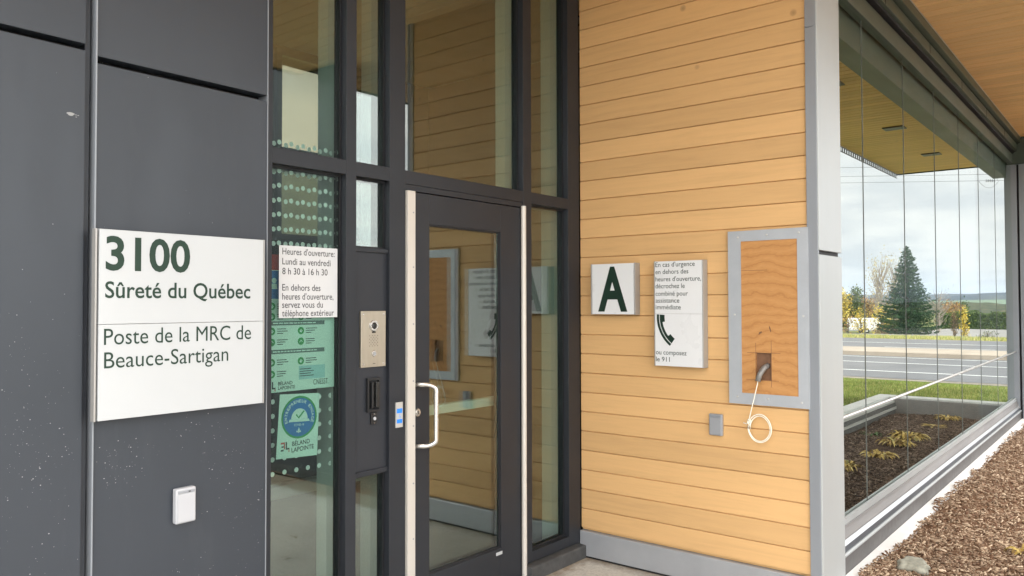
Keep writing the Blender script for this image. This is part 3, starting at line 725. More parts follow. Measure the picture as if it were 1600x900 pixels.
bx(2.624, 2.657, 2.8360, 2.8380, 1.024, 1.043).build('lower_panel', 'blue', bp)
bx(2.624, 2.657, 2.8360, 2.8380, 1.046, 1.069).build('symbol_panel', 'white', bp)
b = MB(); b.disc((2.641, 2.8358, 1.0645), (0, -1, 0), 0.0022, 0.0003, 10)
b.tube([(2.640, 2.8358, 1.062), (2.640, 2.8358, 1.056), (2.646, 2.8358, 1.056), (2.648, 2.8358, 1.050)], 0.0009, 6)
b.tube([(2.640+0.005*math.cos(a), 2.8358, 1.0535+0.005*math.sin(a)) for a in np.linspace(2.2, 5.8, 12)], 0.0007, 6); b.build('wheelchair_symbol', 'blue', bp)

# opening hours notice on the outside of the glass
no = thing('opening_hours_notice', 'white paper notice with opening hours stuck on the glass', 'notice', (2.15, 2.888, 1.54))
bx(1.992, 2.302, 2.8862, 2.8868, 1.540, 1.851).build('sheet', 'paper', no)
t = MB(); YN = 2.8857
for s_, x1, z in (("Heures d'ouverture:", 2.2855, 1.8125), ('Lundi au vendredi', 2.2632, 1.7694), ('8 h 30 à 16 h 30', 2.2464, 1.7274), ('En dehors des', 2.2079, 1.6575), ("heures d'ouverture,", 2.2796, 1.6190), ('servez vous du', 2.2211, 1.5833), ('téléphone extérieur', 2.2826, 1.5470)):
    t.text(s_, 'D', YN, 2.008, x1, z, 0.0275, 0.006)
t.build('lettering', 'ink', no)

# posters inside the glass
po = thing('safety_poster', 'large pale green safety poster with round icons taped inside the glass', 'poster', (2.15, 2.919, 1.21))
YQ = 2.9185
bx(1.938, 2.312, YQ, YQ+0.0005, 1.222, 1.812).build('sheet', 'papergreen', po)
b = MB(); b.poly([(1.938, YQ-.0006, 1.745), (2.312, YQ-.0006, 1.745), (2.312, YQ-.0006, 1.812), (1.938, YQ-.0006, 1.812)]); b.build('red_band', 'inkred', po)
b = MB(); b.poly([(1.938, YQ-.0006, 1.622), (2.312, YQ-.0006, 1.622), (2.312, YQ-.0006, 1.742), (1.938, YQ-.0006, 1.742)]); b.build('blue_band', 'inkblue', po)
b = MB()
for (x, z, r) in ((1.962, 1.71, 0.014), (1.99, 1.70, 0.012), (2.05, 1.71, .014)): b.disc((x, YQ-.0006, z), (0, -1, 0), r, .0003, 14); b.poly([(x-r*1.4, YQ-.0009, z-r*3), (x+r*1.4, YQ-.0009, z-r*3), (x+r, YQ-.0009, z-r*1.1), (x-r, YQ-.0009, z-r*1.1)])
b.build('pictogram', 'papergreen', po)
gr = MB(); bars = MB(); wh = MB()
for z in (1.590, 1.545, 1.483, 1.436, 1.350, 1.300):
    for x in (1.980, 2.128):
        if z == 1.300 and x > 2: continue
        gr = MB(); wh = MB(); gr.disc((x, YQ-.0004, z), (0, -1, 0), 0.0165, .0004, 20); icn = gr.build('icon', 'inkgreen', po)
        k = random.randint(0, 2)
        wh.tube([(x-.007, YQ-.0012, z-.004), (x, YQ-.0012, z+.006), (x+.007, YQ-.0012, z-.002)], .0016, 5)
        if k: wh.disc((x, YQ-.0009, z-.004), (0, -1, 0), .0045, .0004, 10)
        wh.build('icon_glyph', 'papergreen', icn)
        for q in range(3):
            L = 0.062*(0.65+0.35*random.random()) if q < 2 else 0.03
            bars.box(x+.026, x+.026+L, YQ-.0009, YQ-.0004, z+.008-q*.0095, z+.0115-q*.0095)
for q in range(4): bars.box(2.122, 2.122+(.075 if q % 2 else .06), YQ-.0009, YQ-.0004, 1.312-q*.010, 1.3155-q*.010)
bars.build('text_line', 'ink', po)
b = MB(); b.box(1.945, 2.255, YQ-.0009, YQ-.0004, 1.508, 1.526).box(1.945, 2.255, YQ-.0009, YQ-.0004, 1.386, 1.404); b.build('heading_band', 'inkband', po)
b = MB()
for z in (1.5145, 1.3925):
    x = 1.985
    while x < 2.21:
        L = random.uniform(.010, .028); b.box(x, x+L, YQ-.0013, YQ-.0009, z, z+.005); x += L+.004
b.build('heading_text_line', 'papergreen', po)
b = MB(); b.box(2.118, 2.258, YQ-.0007, YQ-.0004, 1.268, 1.328); b.build('text_box', 'inkpale', po)
def emblem(x, z, h, y):
    """angular mirrored B beside a 1 with a foot"""
    a = MB(); c = MB(); s_ = h
    a.box(x, x+.55*s_, y-.0003, y, z+.80*s_, z+s_).box(x+.40*s_, x+.55*s_, y-.0003, y, z+.2*s_, z+.80*s_)
    c.box(x+.08*s_, x+.38*s_, y-.0003, y, z+.42*s_, z+.58*s_).box(x+.0*s_, x+.38*s_, y-.0003, y, z, z+.18*s_)
    c.box(x+.65*s_, x+.82*s_, y-.0003, y, z+.12*s_, z+s_).box(x+.82*s_, x+1.15*s_, y-.0003, y, z+.12*s_, z+.30*s_)
    a.box(x+1.02*s_, x+1.15*s_, y-.0003, y, z-.15*s_, z+.10*s_)
    return a, c
a, c = emblem(1.958, 1.232, .036, YQ-.0005); a.build('emblem_red', 'inkred', po); c.build('emblem_dark', 'ink', po)
t = MB().text('BÉLAND', 'D', YQ-.0008, 2.012, 2.085, 1.2515, .014, 0.02).text('LAPOINTE', 'D', YQ-.0008, 2.012, 2.098, 1.2325, .014, 0.02).text('CNESST', 'D', YQ-.0008, 2.195, 2.275, 1.240, .024, 0.0); t.build('lettering', 'ink', po)

pq = thing('contractor_poster', 'tilted pale green poster with round blue hard hat badge inside the glass', 'poster', (2.12, 2.922, 0.93))
YR = 2.9215; ct = Vector((2.120, 0, 1.068)); an = R(-3.2)
def rp(u, z, dy=0.0):      # position on the tilted sheet
    return (ct.x + u*math.cos(an)-z*math.sin(an), YR-dy, ct.z + u*math.sin(an)+z*math.cos(an))
b = MB(); b.poly([rp(-.107, -.138), rp(.107, -.138), rp(.104, .138), rp(-.104, .138)]); b.build('sheet', 'papergreen', pq)
ring = MB(); dsk = MB()
cu, cz = 0.002, 0.036
ring.poly([rp(cu+.093*math.cos(a), cz+.093*math.sin(a), .0004) for a in np.linspace(0, 2*math.pi, 41)[:-1]])
dsk.poly([rp(cu+.084*math.cos(a), cz+.084*math.sin(a), .0007) for a in np.linspace(0, 2*math.pi, 41)[:-1]])
ring.build('badge_ring', 'inkgreen', pq); dsk.build('badge', 'inkblue', pq)
ht = MB()
ht.poly([rp(cu+.043*math.cos(a), cz-.008+.046*math.sin(a), .001) for a in np.linspace(0, math.pi, 20)])
ht.poly([rp(cu-.056, cz-.020, .001), rp(cu+.056, cz-.020, .001), rp(cu+.050, cz-.0085, .001), rp(cu-.050, cz-.0085, .001)])
for a in (-.010, .010): ht.poly([rp(cu+a*.7-.005, cz-.066, .001), rp(cu+a*.7+.004, cz-.066, .001), rp(cu+a, cz-.056, .001)])
ht.poly([rp(cu, cz-.044, .001), rp(cu-.005, cz-.056, .001), rp(cu, cz-.072, .001), rp(cu+.005, cz-.056, .001)])
ht.poly([rp(cu-.012, cz-.061, .001), rp(cu+.012, cz-.061, .001), rp(cu+.012, cz-.064, .001), rp(cu-.012, cz-.064, .001)])
ht.build('hard_hat', 'papergreen', pq)
ck = MB(); ck.tube([rp(cu-.018, cz+.012, .0016), rp(cu-.005, cz-.003, .0016), rp(cu+.022, cz+.026, .0016)], .0034, 6); ck.build('check_mark', 'inkgreen', pq)
t = MB(); word = 'ENTREPRENEUR ENGAGÉ'
for i, ch in enumerate(word):
    if ch == ' ': continue
    th = R(196) - R(212)*i/(len(word)-1); r_ = .064
    wd = .0115 if ch not in 'I' else .004
    ang = th - math.pi/2
    u0 = cu + r_*math.cos(th) - wd/2*math.cos(ang); z0 = cz + r_*math.sin(th) - wd/2*math.sin(ang)
    P = rp(u0, z0, .0011)
    t.text(ch, 'D', P[1], P[0], P[0]+wd, P[2], .0125, 0.02, rot=ang+an)
P = rp(cu-.026, cz-.038, .0011); t.text('COVID-19', 'D', P[1], P[0], P[0]+.052, P[2], .0095, .01, rot=an)
t.build('badge_lettering', 'papergreen', pq)
P = rp(-.085, -.107); a, c = emblem(P[0], P[2], .038, YR-.0005); a.build('emblem_red', 'inkred', pq); c.build('emblem_dark', 'ink', pq)
t = MB(); P = rp(-.028, -.088, .0006); t.text('BÉLAND', 'D', P[1], P[0], P[0]+.093, P[2], .019, .02, rot=R(1))
P = rp(-.030, -.115, .0006); t.text('LAPOINTE', 'D', P[1], P[0], P[0]+.118, P[2], .019, .02, rot=R(1)); t.build('company_lettering', 'ink', pq)

# ------------------------------------------------------------------ wood wall
XW = 4.213
ww = thing('wood_wall', 'ochre horizontal board wall beside the glass entrance', 'wall', (4.3, 2.1, 0))
b = MB(); pitch = 0.1222; zc = 0.177
prof = [(XW+0.19, 3.75), (XW+0.19, zc)]
z = zc
while z < 3.75:
    z1 = min(z+pitch, 3.75)
    prof += [(XW+0.010, z+0.0005), (XW+0.010, z+0.0025), (XW+0.0005, z+0.006), (XW, z+0.012), (XW, z1-0.0015), (XW+0.0015, z1)]
    z = z1
    if 3.75-z < 0.02: break
prof[-1] = (XW+0.001, 3.75)
b = MB(); n = len(prof)
# strips only: front surface of the boards as a long ribbon, then back and ends as boxes behind it
for (x0_, z0_), (x1_, z1_) in zip(prof[2:-1], prof[3:]):
    b.poly([(x0_, 2.8445, z0_), (x0_, 1.411, z0_), (x1_, 1.411, z1_), (x1_, 2.8445, z1_)])
b.box(XW+0.0125, XW+0.19, 1.412, 2.8445, 0.168, 3.75)
b.build('siding', 'siding', ww)
b = MB(); b.prism([(4.193, 0.012), (4.193, 0.160), (4.197, 0.165), (4.40, 0.1675), (4.40, 0.012)], 1, 2.8445, 1.411)
b.build('base_flashing', 'galv', ww, bev=0.002)
bx(4.20, 4.40, 1.411, 2.8445, 0.0, 0.012).build('base_gap', 'void', ww)

pl = thing('corner_pillar', 'silver metal clad pillar at the end of the wood wall', 'pillar', (4.4, 1.38, 0))
bx(4.2015, 4.222, 1.352, 1.4085, 0.0, 3.052).build('edge_trim', 'trimgrey', pl, bev=0.002)
bx(4.2015, 4.222, 1.352, 1.4085, 3.054, 3.75).build('edge_trim', 'trimgrey', pl, bev=0.002)
bx(4.224, 4.585, 1.366, 1.4105, 0.0, 3.75).build('core', 'gasket', pl)
bx(4.206, 4.583, 1.345, 1.3645, 1.875, 3.75).build('cladding', 'silver', pl, bev=0.002)
bx(4.206, 4.583, 1.345, 1.3645, 0.0, 1.852).build('cladding', 'silver', pl, bev=0.002)

def wall_sign(name, label, y0, y1, z0, z1, sx=4.15):
    s = thing(name, label, 'sign', (4.213, (y0+y1)/2, z0))
    bx(sx+0.006, 4.2125, y0+0.004, y1-0.004, z0+0.002, z1-0.002).build('sign_box', 'signrail', s, bev=0.002)
    for a in (y0, y1-0.008): bx(sx+0.002, 4.211, a, a+0.008, z0, z1).build('side_rail', 'signrail', s, bev=0.002)
    return s
a = wall_sign('letter_sign', 'small square white sign with a dark green letter A', 2.412, 2.728, 1.530, 1.843)
bx(4.150, 4.1555, 2.422, 2.716, 1.5325, 1.8415).build('face', 'whitebright', a, bev=0.001)
MB().text('A', 'W', 4.1493, 2.672, 2.464, 1.5595, 0.252, 0.030).build('lettering', 'letterdk', a)
e = wall_sign('emergency_sign', 'tall white sign with French emergency text and handset symbol', 1.973, 2.285, 1.2325, 1.8455)
bx(4.150, 4.1555, 1.981, 2.277, 1.2345, 1.5378).build('lower_face', 'whitebright', e, bev=0.001)
bx(4.150, 4.1555, 1.981, 2.277, 1.5388, 1.8440).build('upper_face', 'whitebright', e, bev=0.001)
t = MB()
for s_, y1_, z_ in (("En cas d'urgence", 2.0219, 1.8115), ('en dehors des', 2.0619, 1.7698), ("heures d'ouverture,", 1.9835, 1.7272), ('décrochez le', 2.0849, 1.6866), ('combiné pour', 2.0657, 1.6428), ('assistance', 2.1196, 1.6025), ('immédiate', 2.1109, 1.5636), ('ou composez', 2.0765, 1.3005), ('le 911', 2.1831, 1.2600)):
    t.text(s_, 'W', 4.1493, 2.2725, y1_, z_, 0.0265, 0.003)
t.build('lettering', 'letterdk', e)
# telephone handset symbol: two curved strokes with an ear and a mouth piece
hs = MB(); Xs = 4.1493
def arc(c, r0, r1, a0, a1, n=14):
    for i in range(n):
        p, q = a0+(a1-a0)*i/n, a0+(a1-a0)*(i+1)/n
        hs.poly([(Xs, c[0]-r0*math.cos(p), c[1]+r0*math.sin(p)), (Xs, c[0]-r1*math.cos(p), c[1]+r1*math.sin(p)), (Xs, c[0]-r1*math.cos(q), c[1]+r1*math.sin(q)), (Xs, c[0]-r0*math.cos(q), c[1]+r0*math.sin(q))])
cc_ = (2.055, 1.520)
arc(cc_, 0.196, 0.211, R(176), R(233)); arc(cc_, 0.176, 0.192, R(176), R(233)); arc(cc_, 0.160, 0.1765, R(176), R(190)); arc(cc_, 0.158, 0.1765, R(219), R(233))
hs.build('handset_symbol', 'letterdk', e)

bpnl = thing('plywood_cover', 'raw plywood sheet in a galvanised frame covering a wall opening', 'wall panel', (4.213, 1.62, 1.045))
y0, y1, z0, z1 = 1.399, 1.841, 1.045, 1.997; py0, py1, pz0, pz1 = 1.457, 1.767, 1.106, 1.939
b = MB(); xf = 4.192
b.box(xf, 4.2125, y0, py0, z0, z1).box(xf, 4.2125, py1, y1, z0, z1).box(xf, 4.2125, py0, py1, pz1, z1).box(xf, 4.2125, py0, py1, z0, pz0)
b.build('metal_frame', 'galvlight', bpnl)
b = MB()
for (a, c, d_, e_) in ((1.6805, 1.6825, 1.14, 1.1795),): pass
hy0, hy1, hz0, hz1 = 1.602, 1.687, 1.181, 1.328
b.box(4.195, 4.2125, py0, hy0, pz0, pz1).box(4.195, 4.2125, hy1, py1, pz0, pz1).box(4.195, 4.2125, hy0, hy1, hz1, pz1).box(4.195, 4.2125, hy0, hy1, pz0, hz0)
ply = b.build('plywood', 'ply', bpnl)
bx(4.2075, 4.2122, hy0, hy1, hz0, hz1).build('cut_out', 'plydark', ply)
b = MB()
b.box(4.1945, 4.1952, hy0-.0015, hy0+.0005, hz0-.035, hz1+.07).box(4.1945, 4.1952, hy1-.0005, hy1+.0015, hz0-.02, hz1+.055)
b.box(4.1945, 4.1952, hy0-.05, hy1+.05, hz1-.0005, hz1+.0015).box(4.1945, 4.1952, hy0-.04, hy1+.055, hz0-.0015, hz0+.0005)
b.poly([(4.1947, 1.613, 1.478), (4.1947, 1.607, 1.470), (4.1947, 1.600, 1.448), (4.1947, 1.604, 1.440), (4.1947, 1.612, 1.462)])
b.poly([(4.1947, 1.668, 1.440), (4.1947, 1.655, 1.446), (4.1947, 1.650, 1.441), (4.1947, 1.672, 1.424)])
b.box(4.1946, 4.1952, 1.62, py1-.002, 1.7765, 1.7785)
b.build('saw_mark', 'plydark', ply)
for yy, zz in ((1.783, 1.962), (1.62, 1.968), (1.447, 1.972), (1.805, 1.535), (1.793, 1.083), (1.62, 1.083), (1.44, 1.075), (1.428, 1.53)):
    b = MB(); b.disc((xf, yy, zz), (-1, 0, 0), 0.0062, 0.003, 14, 0.004); b.build('screw', 'alu', bpnl)
b = MB(); b.tube([(4.2115, 1.626, 1.262), (4.180, 1.636, 1.250), (4.158, 1.652, 1.215), (4.150, 1.660, 1.178)], 0.0145, 14)
cd = tag(b.build('conduit_stub', 'conduit', None, (4.20, 1.63, 1.25), smooth=True), 'short grey conduit end poking out of the plywood cut out', 'conduit')
# cord: straight drop, then two loose loops tied with a small knot
cp = [(4.152, 1.659, 1.190), (4.150, 1.662, 1.165), (4.156, 1.680, 1.10), (4.165, 1.704, 1.02), (4.172, 1.722, 0.955), (4.174, 1.722, 0.915)]
for i in range(0, 54):
    a = math.pi*0.97 + i*2*math.pi*1.0/26
    rr = 0.064 - 0.013*max(0, i-16)/36
    cp.append((4.176+0.003*math.sin(i*.7)+0.004*i/40, 1.664 + rr*1.02*math.cos(a+math.pi), 0.923 + (rr+0.012)*math.sin(a)))
cp += [(4.178, 1.716, 0.962), (4.176, 1.735, 0.940), (4.172, 1.752, 0.946)]
b = MB(); b.tube(cp, 0.0028, 8)
b.tube([(4.172, 1.712, 0.932), (4.168, 1.728, 0.950), (4.166, 1.722, 0.968), (4.172, 1.708, 0.958)], 0.0036, 8)
tag(b.build('cord', 'cord', None, (4.17, 1.66, 1.19), smooth=True), 'white cord hanging from the conduit and tied in a loop', 'cord')

s = thing('outlet_cover', 'grey weatherproof socket cover on the wood boards', 'outlet cover', (4.213, 1.92, 0.853))
bx(4.190, 4.2125, 1.884, 1.963, 0.855, 0.976).build('box', 'plasticgrey', s, bev=0.006, seg=3)
bx(4.186, 4.1905, 1.889, 1.958, 0.860, 0.957).build('lid', 'plasticgrey', s, bev=0.003)
bx(4.186, 4.1905, 1.892, 1.955, 0.961, 0.968).build('hinge', 'trimgrey', s)

# ------------------------------------------------------------------ glass screen
gs = thing('glass_screen', 'tall frameless glass wind screen beside the mulch bed', 'glass wall', (8.0, 1.40, 0))
YG = 1.425
k = 1.425/1.3484
J = [4.60] + [round(v*k, 3) for v in (5.035, 6.050, 7.068, 8.095, 9.120, 10.19)] + [11.9]
J[-1] = 12.14
sl = MB()
for a, b_ in zip(J[:-1], J[1:]):
    bx(a+0.0025, b_-0.0025, YG-0.004, YG+0.004, 0.335, 3.41).build('glass_panel', 'screen_glass', gs)
for x in J[1:-1]:
    sl = MB(); sl.box(x-0.0022, x+0.0022, YG-0.003, YG+0.003, 0.356, 3.41).build('joint_seal', 'sealgrey', gs)
X0, X1 = 4.587, 12.14
b = MB(); b.prism([(1.402, 0.318), (1.402, 0.352), (1.416, 0.356), (1.416, 0.318)], 0, X0, X1).prism([(1.434, 0.318), (1.434, 0.356), (1.448, 0.352), (1.448, 0.318)], 0, X0, X1); b.build('bottom_channel', 'silver', gs)
b = MB(); b.prism([(1.448, 0.255), (1.448, 0.3175), (1.398, 0.3175), (1.394, 0.300), (1.380, 0.262), (1.380, 0.255)], 0, X0, X1); b.build('sill_profile', 'sillmid', gs)
b = MB(); b.prism([(1.448, 0.2355), (1.448, 0.2545), (1.379, 0.2545), (1.363, 0.2355)], 0, X0, X1); b.build('sill_channel', 'tin', gs)
b = MB(); b.prism([(1.448, 0.205), (1.448, 0.235), (1.365, 0.235), (1.358, 0.205)], 0, X0, X1); b.build('sill_shade_band', 'silldark', gs)  # dark band of colour standing in for shade along the sill
b = MB(); b.prism([(1.448, 0.190), (1.448, 0.2045), (1.352, 0.2045), (1.345, 0.199), (1.345, 0.190)], 0, X0, X1); b.build('sill_lip', 'silver', gs)
b = MB(); b.prism([(1.448, 0.0), (1.448, 0.1895), (1.352, 0.1895), (1.350, 0.0)], 0, X0, X1+0.5); b.build('base_wall', 'basegrey', gs)
# head: glass runs up past a beam, then stepped profiles to the soffit
bx(X0, X1, 1.475, 1.62, 3.235, 3.7495).build('head_beam', 'headgrey', gs)
bx(X0, X1, 1.395, 1.455, 3.411, 3.53).build('head_rail', 'headgrey', gs, bev=0.002)
bx(X0, X1, 1.41, 1.474, 3.53, 3.555).build('head_gap', 'gasket', gs)
bx(X0, X1, 1.372, 1.474, 3.5555, 3.5745).build('head_shade_strip', 'gasket', gs)  # black strip added to darken the lit underside of the channel
bx(X0, X1, 1.345, 1.474, 3.575, 3.66).build('head_channel', 'headgrey', gs, bev=0.002)
bx(X0, X1, 1.36, 1.474, 3.66, 3.672).build('head_seal', 'gasket', gs)
bx(X0, X1, 1.305, 1.474, 3.672, 3.7495).build('head_trim', 'headgrey', gs, bev=0.002)
bx(X0, X1, 1.300, 1.3045, 3.742, 3.7495).build('soffit_bead', 'alu', gs)
for x in (5.6, 6.95, 8.3, 9.7, 11.0): bx(x, x+0.006, 1.343, 1.40, 3.576, 3.66).build('splice', 'gasket', gs)
b = MB(); b.tube([(4.59, YG-0.020, 0.935), (12.16, YG-0.020, 0.955)], 0.010, 10); b.build('rail', 'alu', gs, smooth=True)
cp_ = thing('end_column', 'grey metal column closing the far end of the glass screen', 'column', (12.25, 1.4, 0))
bx(12.15, 12.42, 1.362, 1.500, 0.0, 3.40).build('inner_post', 'trimgrey', cp_, bev=0.003)
bx(12.19, 12.42, 1.336, 1.362, 0.0, 3.40).build('dark_joint', 'gasket', cp_)
bx(12.152, 12.42, 1.02, 1.336, 0.0, 3.40).build('outer_post', 'trimgrey', cp_, bev=0.003)
bx(12.13, 12.44, 1.01, 1.51, 3.40, 3.7495).build('capital', 'headgrey', cp_, bev=0.003)

# white membrane strip, bed curbs
b = MB(); b.box(4.59, 14.0, 1.262, 1.3485, -0.1, 0.092)
kind(b.build('membrane_strip', 'foam'), 'structure')
cb = thing('bed_curb', 'grey curb with white edge round the far side of the bed', 'curb', (11.9, 2.7, 0))
bx(11.752, 12.02, 1.50, 3.02, -0.1, 0.285).build('end_wall', 'curbgrey', cb, bev=0.004)
bx(4.60, 11.752, 2.765, 3.02, -0.1, 0.230).build('long_wall', 'kerbdark', cb)
b = MB(); b.box(11.80, 12.05, 1.505, 3.04, 0.2855, 0.303); b.build('end_cap', 'capgrey', cb)
b = MB(); b.box(4.60, 11.80, 2.86, 3.04, 0.2305, 0.303); b.build('long_cap', 'capgrey', cb)
b = MB(); b.box(4.60, 11.76, 2.775, 2.80, 0.2305, 0.262).box(4.60, 11.76, 2.752, 2.764, 0.15, 0.18); b.build('track', 'alu', cb)

# ------------------------------------------------------------------ canopy
cn_ = thing('entrance_canopy', 'deep entrance canopy with an ochre board soffit', 'canopy', (8.0, 1.5, 3.75))
cx0, cx1, cy0, cy1 = 0.6, 14.35, -0.38, 3.30
prof = []; x = cx0; P_ = 0.13
b = MB(); rib = []
while x < cx1-0.001:
    x1 = min(x+P_, cx1)
    rib += [(x, 3.768), (x+0.004, 3.768), (x+0.009, 3.7505), (x1-0.009, 3.7505), (x1-0.004, 3.768)]
    x = x1
rib.append((cx1, 3.768))
for (a, za), (c, zc_) in zip(rib[:-1], rib[1:]):
    b.poly([(a, cy0, za), (c, cy0, zc_), (c, cy1, zc_), (a, cy1, za)])
b.build('soffit', 'soffit', cn_)
bx(cx0, cx1, cy0, cy1, 3.772, 4.05).build('deck', 'roof', cn_)
b = MB(); b.box(cx0-.03, cx1+.03, cy0-.03, cy0-.001, 3.735, 4.08).box(cx1+.001, cx1+.03, cy0-.001, cy1+.03, 3.735, 4.08)
b.build('fascia', 'frame', cn_, bev=0.002)
pv = MB(); z0, z1 = 3.675, 3.752; x = 4.6
pv.box(4.6, cx1, cy1+.002, cy1+.008, z1-.012, z1+.2); pv.box(4.6, cx1, cy1+.002, cy1+.008, z0, z0+.012)
while x < cx1: pv.box(x, x+.05, cy1+.002, cy1+.008, z0+.012, z1-.012); x += .105
pv.build('perforated_edge', 'frame', cn_)
for i, (x, y) in enumerate(((7.98, 2.44), (10.5, 2.44), (12.7, 2.46))):
    d = thing('recessed_light', ('dark recessed soffit light nearest the silver pillar', 'dark recessed soffit light above the spruce seen through the glass', 'dark recessed soffit light farthest along the glass screen')[i], 'light fitting', (x, y, 3.75), 'unlit lights recessed in the canopy soffit')
    bx(x-.10, x+.10, y-.12, y+.12, 3.738, 3.7500).build('housing', 'black', d, bev=0.002)
    bx(x-.085, x+.085, y-.105, y+.105, 3.735, 3.7378).build('lens', 'headgrey', d)

# unseen pier added to keep sky out of the left pane's reflection
cs = thing('sky_blocking_pier', 'unseen dark pier added to block the sky reflected in the left pane', 'pier', (4.53, -0.3, 0))
bx(4.45, 4.61, -0.80, 0.20, 0.0, 3.735).build('pier_cladding', 'clad', cs, bev=0.003)
bx(4.452, 4.608, -0.79, -0.43, 3.735, 5.6).build('pier_sky_blocker', 'clad', cs)  # extra height added to hide a wedge of reflected sky
bx(4.44, 4.62, -0.81, 0.21, 0.0, 0.10).build('pier_base', 'kerbdark', cs)

# ------------------------------------------------------------------ plants near by
def leafy(name, label, x, y, z, n, L, W, mt='yleaf', group=None, rise=0.75, seed=0, cat='plant'):
    rr = random.Random(seed); b = MB()
    for i in range(n):
        az = rr.random()*2*math.pi; l = L*(0.55+0.6*rr.random()); w_ = W*(0.7+0.5*rr.random()); up_ = rise*(0.35+0.9*rr.random())
        d = Vector((math.cos(az), math.sin(az), 0)); s_ = Vector((-math.sin(az), math.cos(az), 0))
        k0 = len(b.v); st_ = 6; tw = rr.uniform(-.4, .4)
        o_ = Vector((x, y, z)) + d*(rr.random()**.7)*L*.75 + s_*rr.uniform(-.05, .05)
        for q in range(st_):
            t_ = q/(st_-1)
            c = o_ + d*(l*t_) + Vector((0, 0, l*up_*(1.7*t_ - 1.75*t_*t_) + 0.004*rr.random()))
            ww_ = w_*math.sin(math.pi*min(0.98, 0.12+0.86*t_))**0.8/2
            sd_ = s_*ww_*math.cos(tw*t_) + Vector((0, 0, ww_*math.sin(tw*t_)))
            b.v += [tuple(c-sd_ + Vector((0, 0, ww_*0.4))), tuple(c), tuple(c+sd_+Vector((0, 0, ww_*0.4)))]
        for q in range(st_-1):
            a = k0+q*3; b.f += [(a, a+1, a+4, a+3), (a+1, a+2, a+5, a+4)]
    return tag(b.build(name, mt, None, (x, y, z)), label, cat, group)
GP = 'yellowed plants in the mulch bed'
leafy('hosta_plant', 'yellowed plant at the far end of the bed by the curb', 11.45, 2.08, 0.10, 57, 0.103, 0.025, group=GP, seed=1)
leafy('hosta_plant', 'widest yellowed plant in the middle of the bed', 9.62, 2.13, 0.10, 102, 0.140, 0.027, group=GP, seed=2)
leafy('hosta_plant', 'flat sparse yellow plant between the widest and the farthest', 10.75, 2.10, 0.09, 30, 0.112, 0.020, group=GP, rise=0.25, seed=3)
leafy('hosta_plant', 'spreading yellow plant left of the widest one', 9.10, 2.16, 0.10, 68, 0.126, 0.025, group=GP, seed=4)
leafy('hosta_plant', 'low pale yellow plant near the front of the bed', 8.28, 2.11, 0.10, 68, 0.112, 0.025, group=GP, seed=5)
leafy('hosta_plant', 'yellow plant half hidden by the silver pillar', 7.52, 2.22, 0.10, 57, 0.112, 0.025, group=GP, seed=6)
leafy('weed', 'tiny green weed in the dark mulch', 9.60, 2.49, 0.09, 16, 0.10, 0.02, 'gleaf', seed=7, cat='weed')
leafy('hosta_plant', 'yellow leafy plant in the brown mulch at the right edge', 5.62, 0.60, 0.10, 14, 0.09, 0.035, seed=8)
import bmesh
bm = bmesh.new(); bmesh.ops.create_icosphere(bm, subdivisions=4, radius=1)
for v in bm.verts:
    p = v.co.copy(); q = 0.16*math.sin(p.x*2.7+1)*math.cos(p.y*3.1) + 0.08*math.sin(p.z*6+p.x*5) + 0.05*math.sin(p.y*11+p.x*7)
    v.co = p*(1+q); v.co.x *= 0.072; v.co.y *= 0.088; v.co.z *= 0.050
    v.co.z = min(v.co.z, 0.036+0.006*math.sin(p.x*4))
me = bpy.data.meshes.new('rock'); bm.to_mesh(me); bm.free(); me.materials.append(MT['rockm'])
me.polygons.foreach_set('use_smooth', [True]*len(me.polygons))
ro = bpy.data.objects.new('rock', me); C.objects.link(ro); ro.location = (4.88, 1.065, 0.125); tag(ro, 'grey green stone lying in the brown mulch', 'stone')
# a few dry leaves and chips blown on the slab
for i, (x, y) in enumerate(((3.62, 2.05), (3.0, 1.55), (3.3, 1.2))):
    b = MB(); a = random.random()*6
    pts = [(x+0.032*math.cos(a)*u - 0.013*math.sin(a)*v_, y+0.032*math.sin(a)*u+0.013*math.cos(a)*v_, 0.004+abs(v_)*0.006+0.003*u*u) for u, v_ in ((-1, 0), (-.4, .9), (.4, .8), (1, 0), (.4, -.8), (-.4, -.9))]
    b.poly(pts); o = b.build('dry_leaf', 'brown', None, (x, y, 0.0)); tag(o, 'small dry brown leaf on the concrete slab', 'leaf', 'dry leaves on the slab')

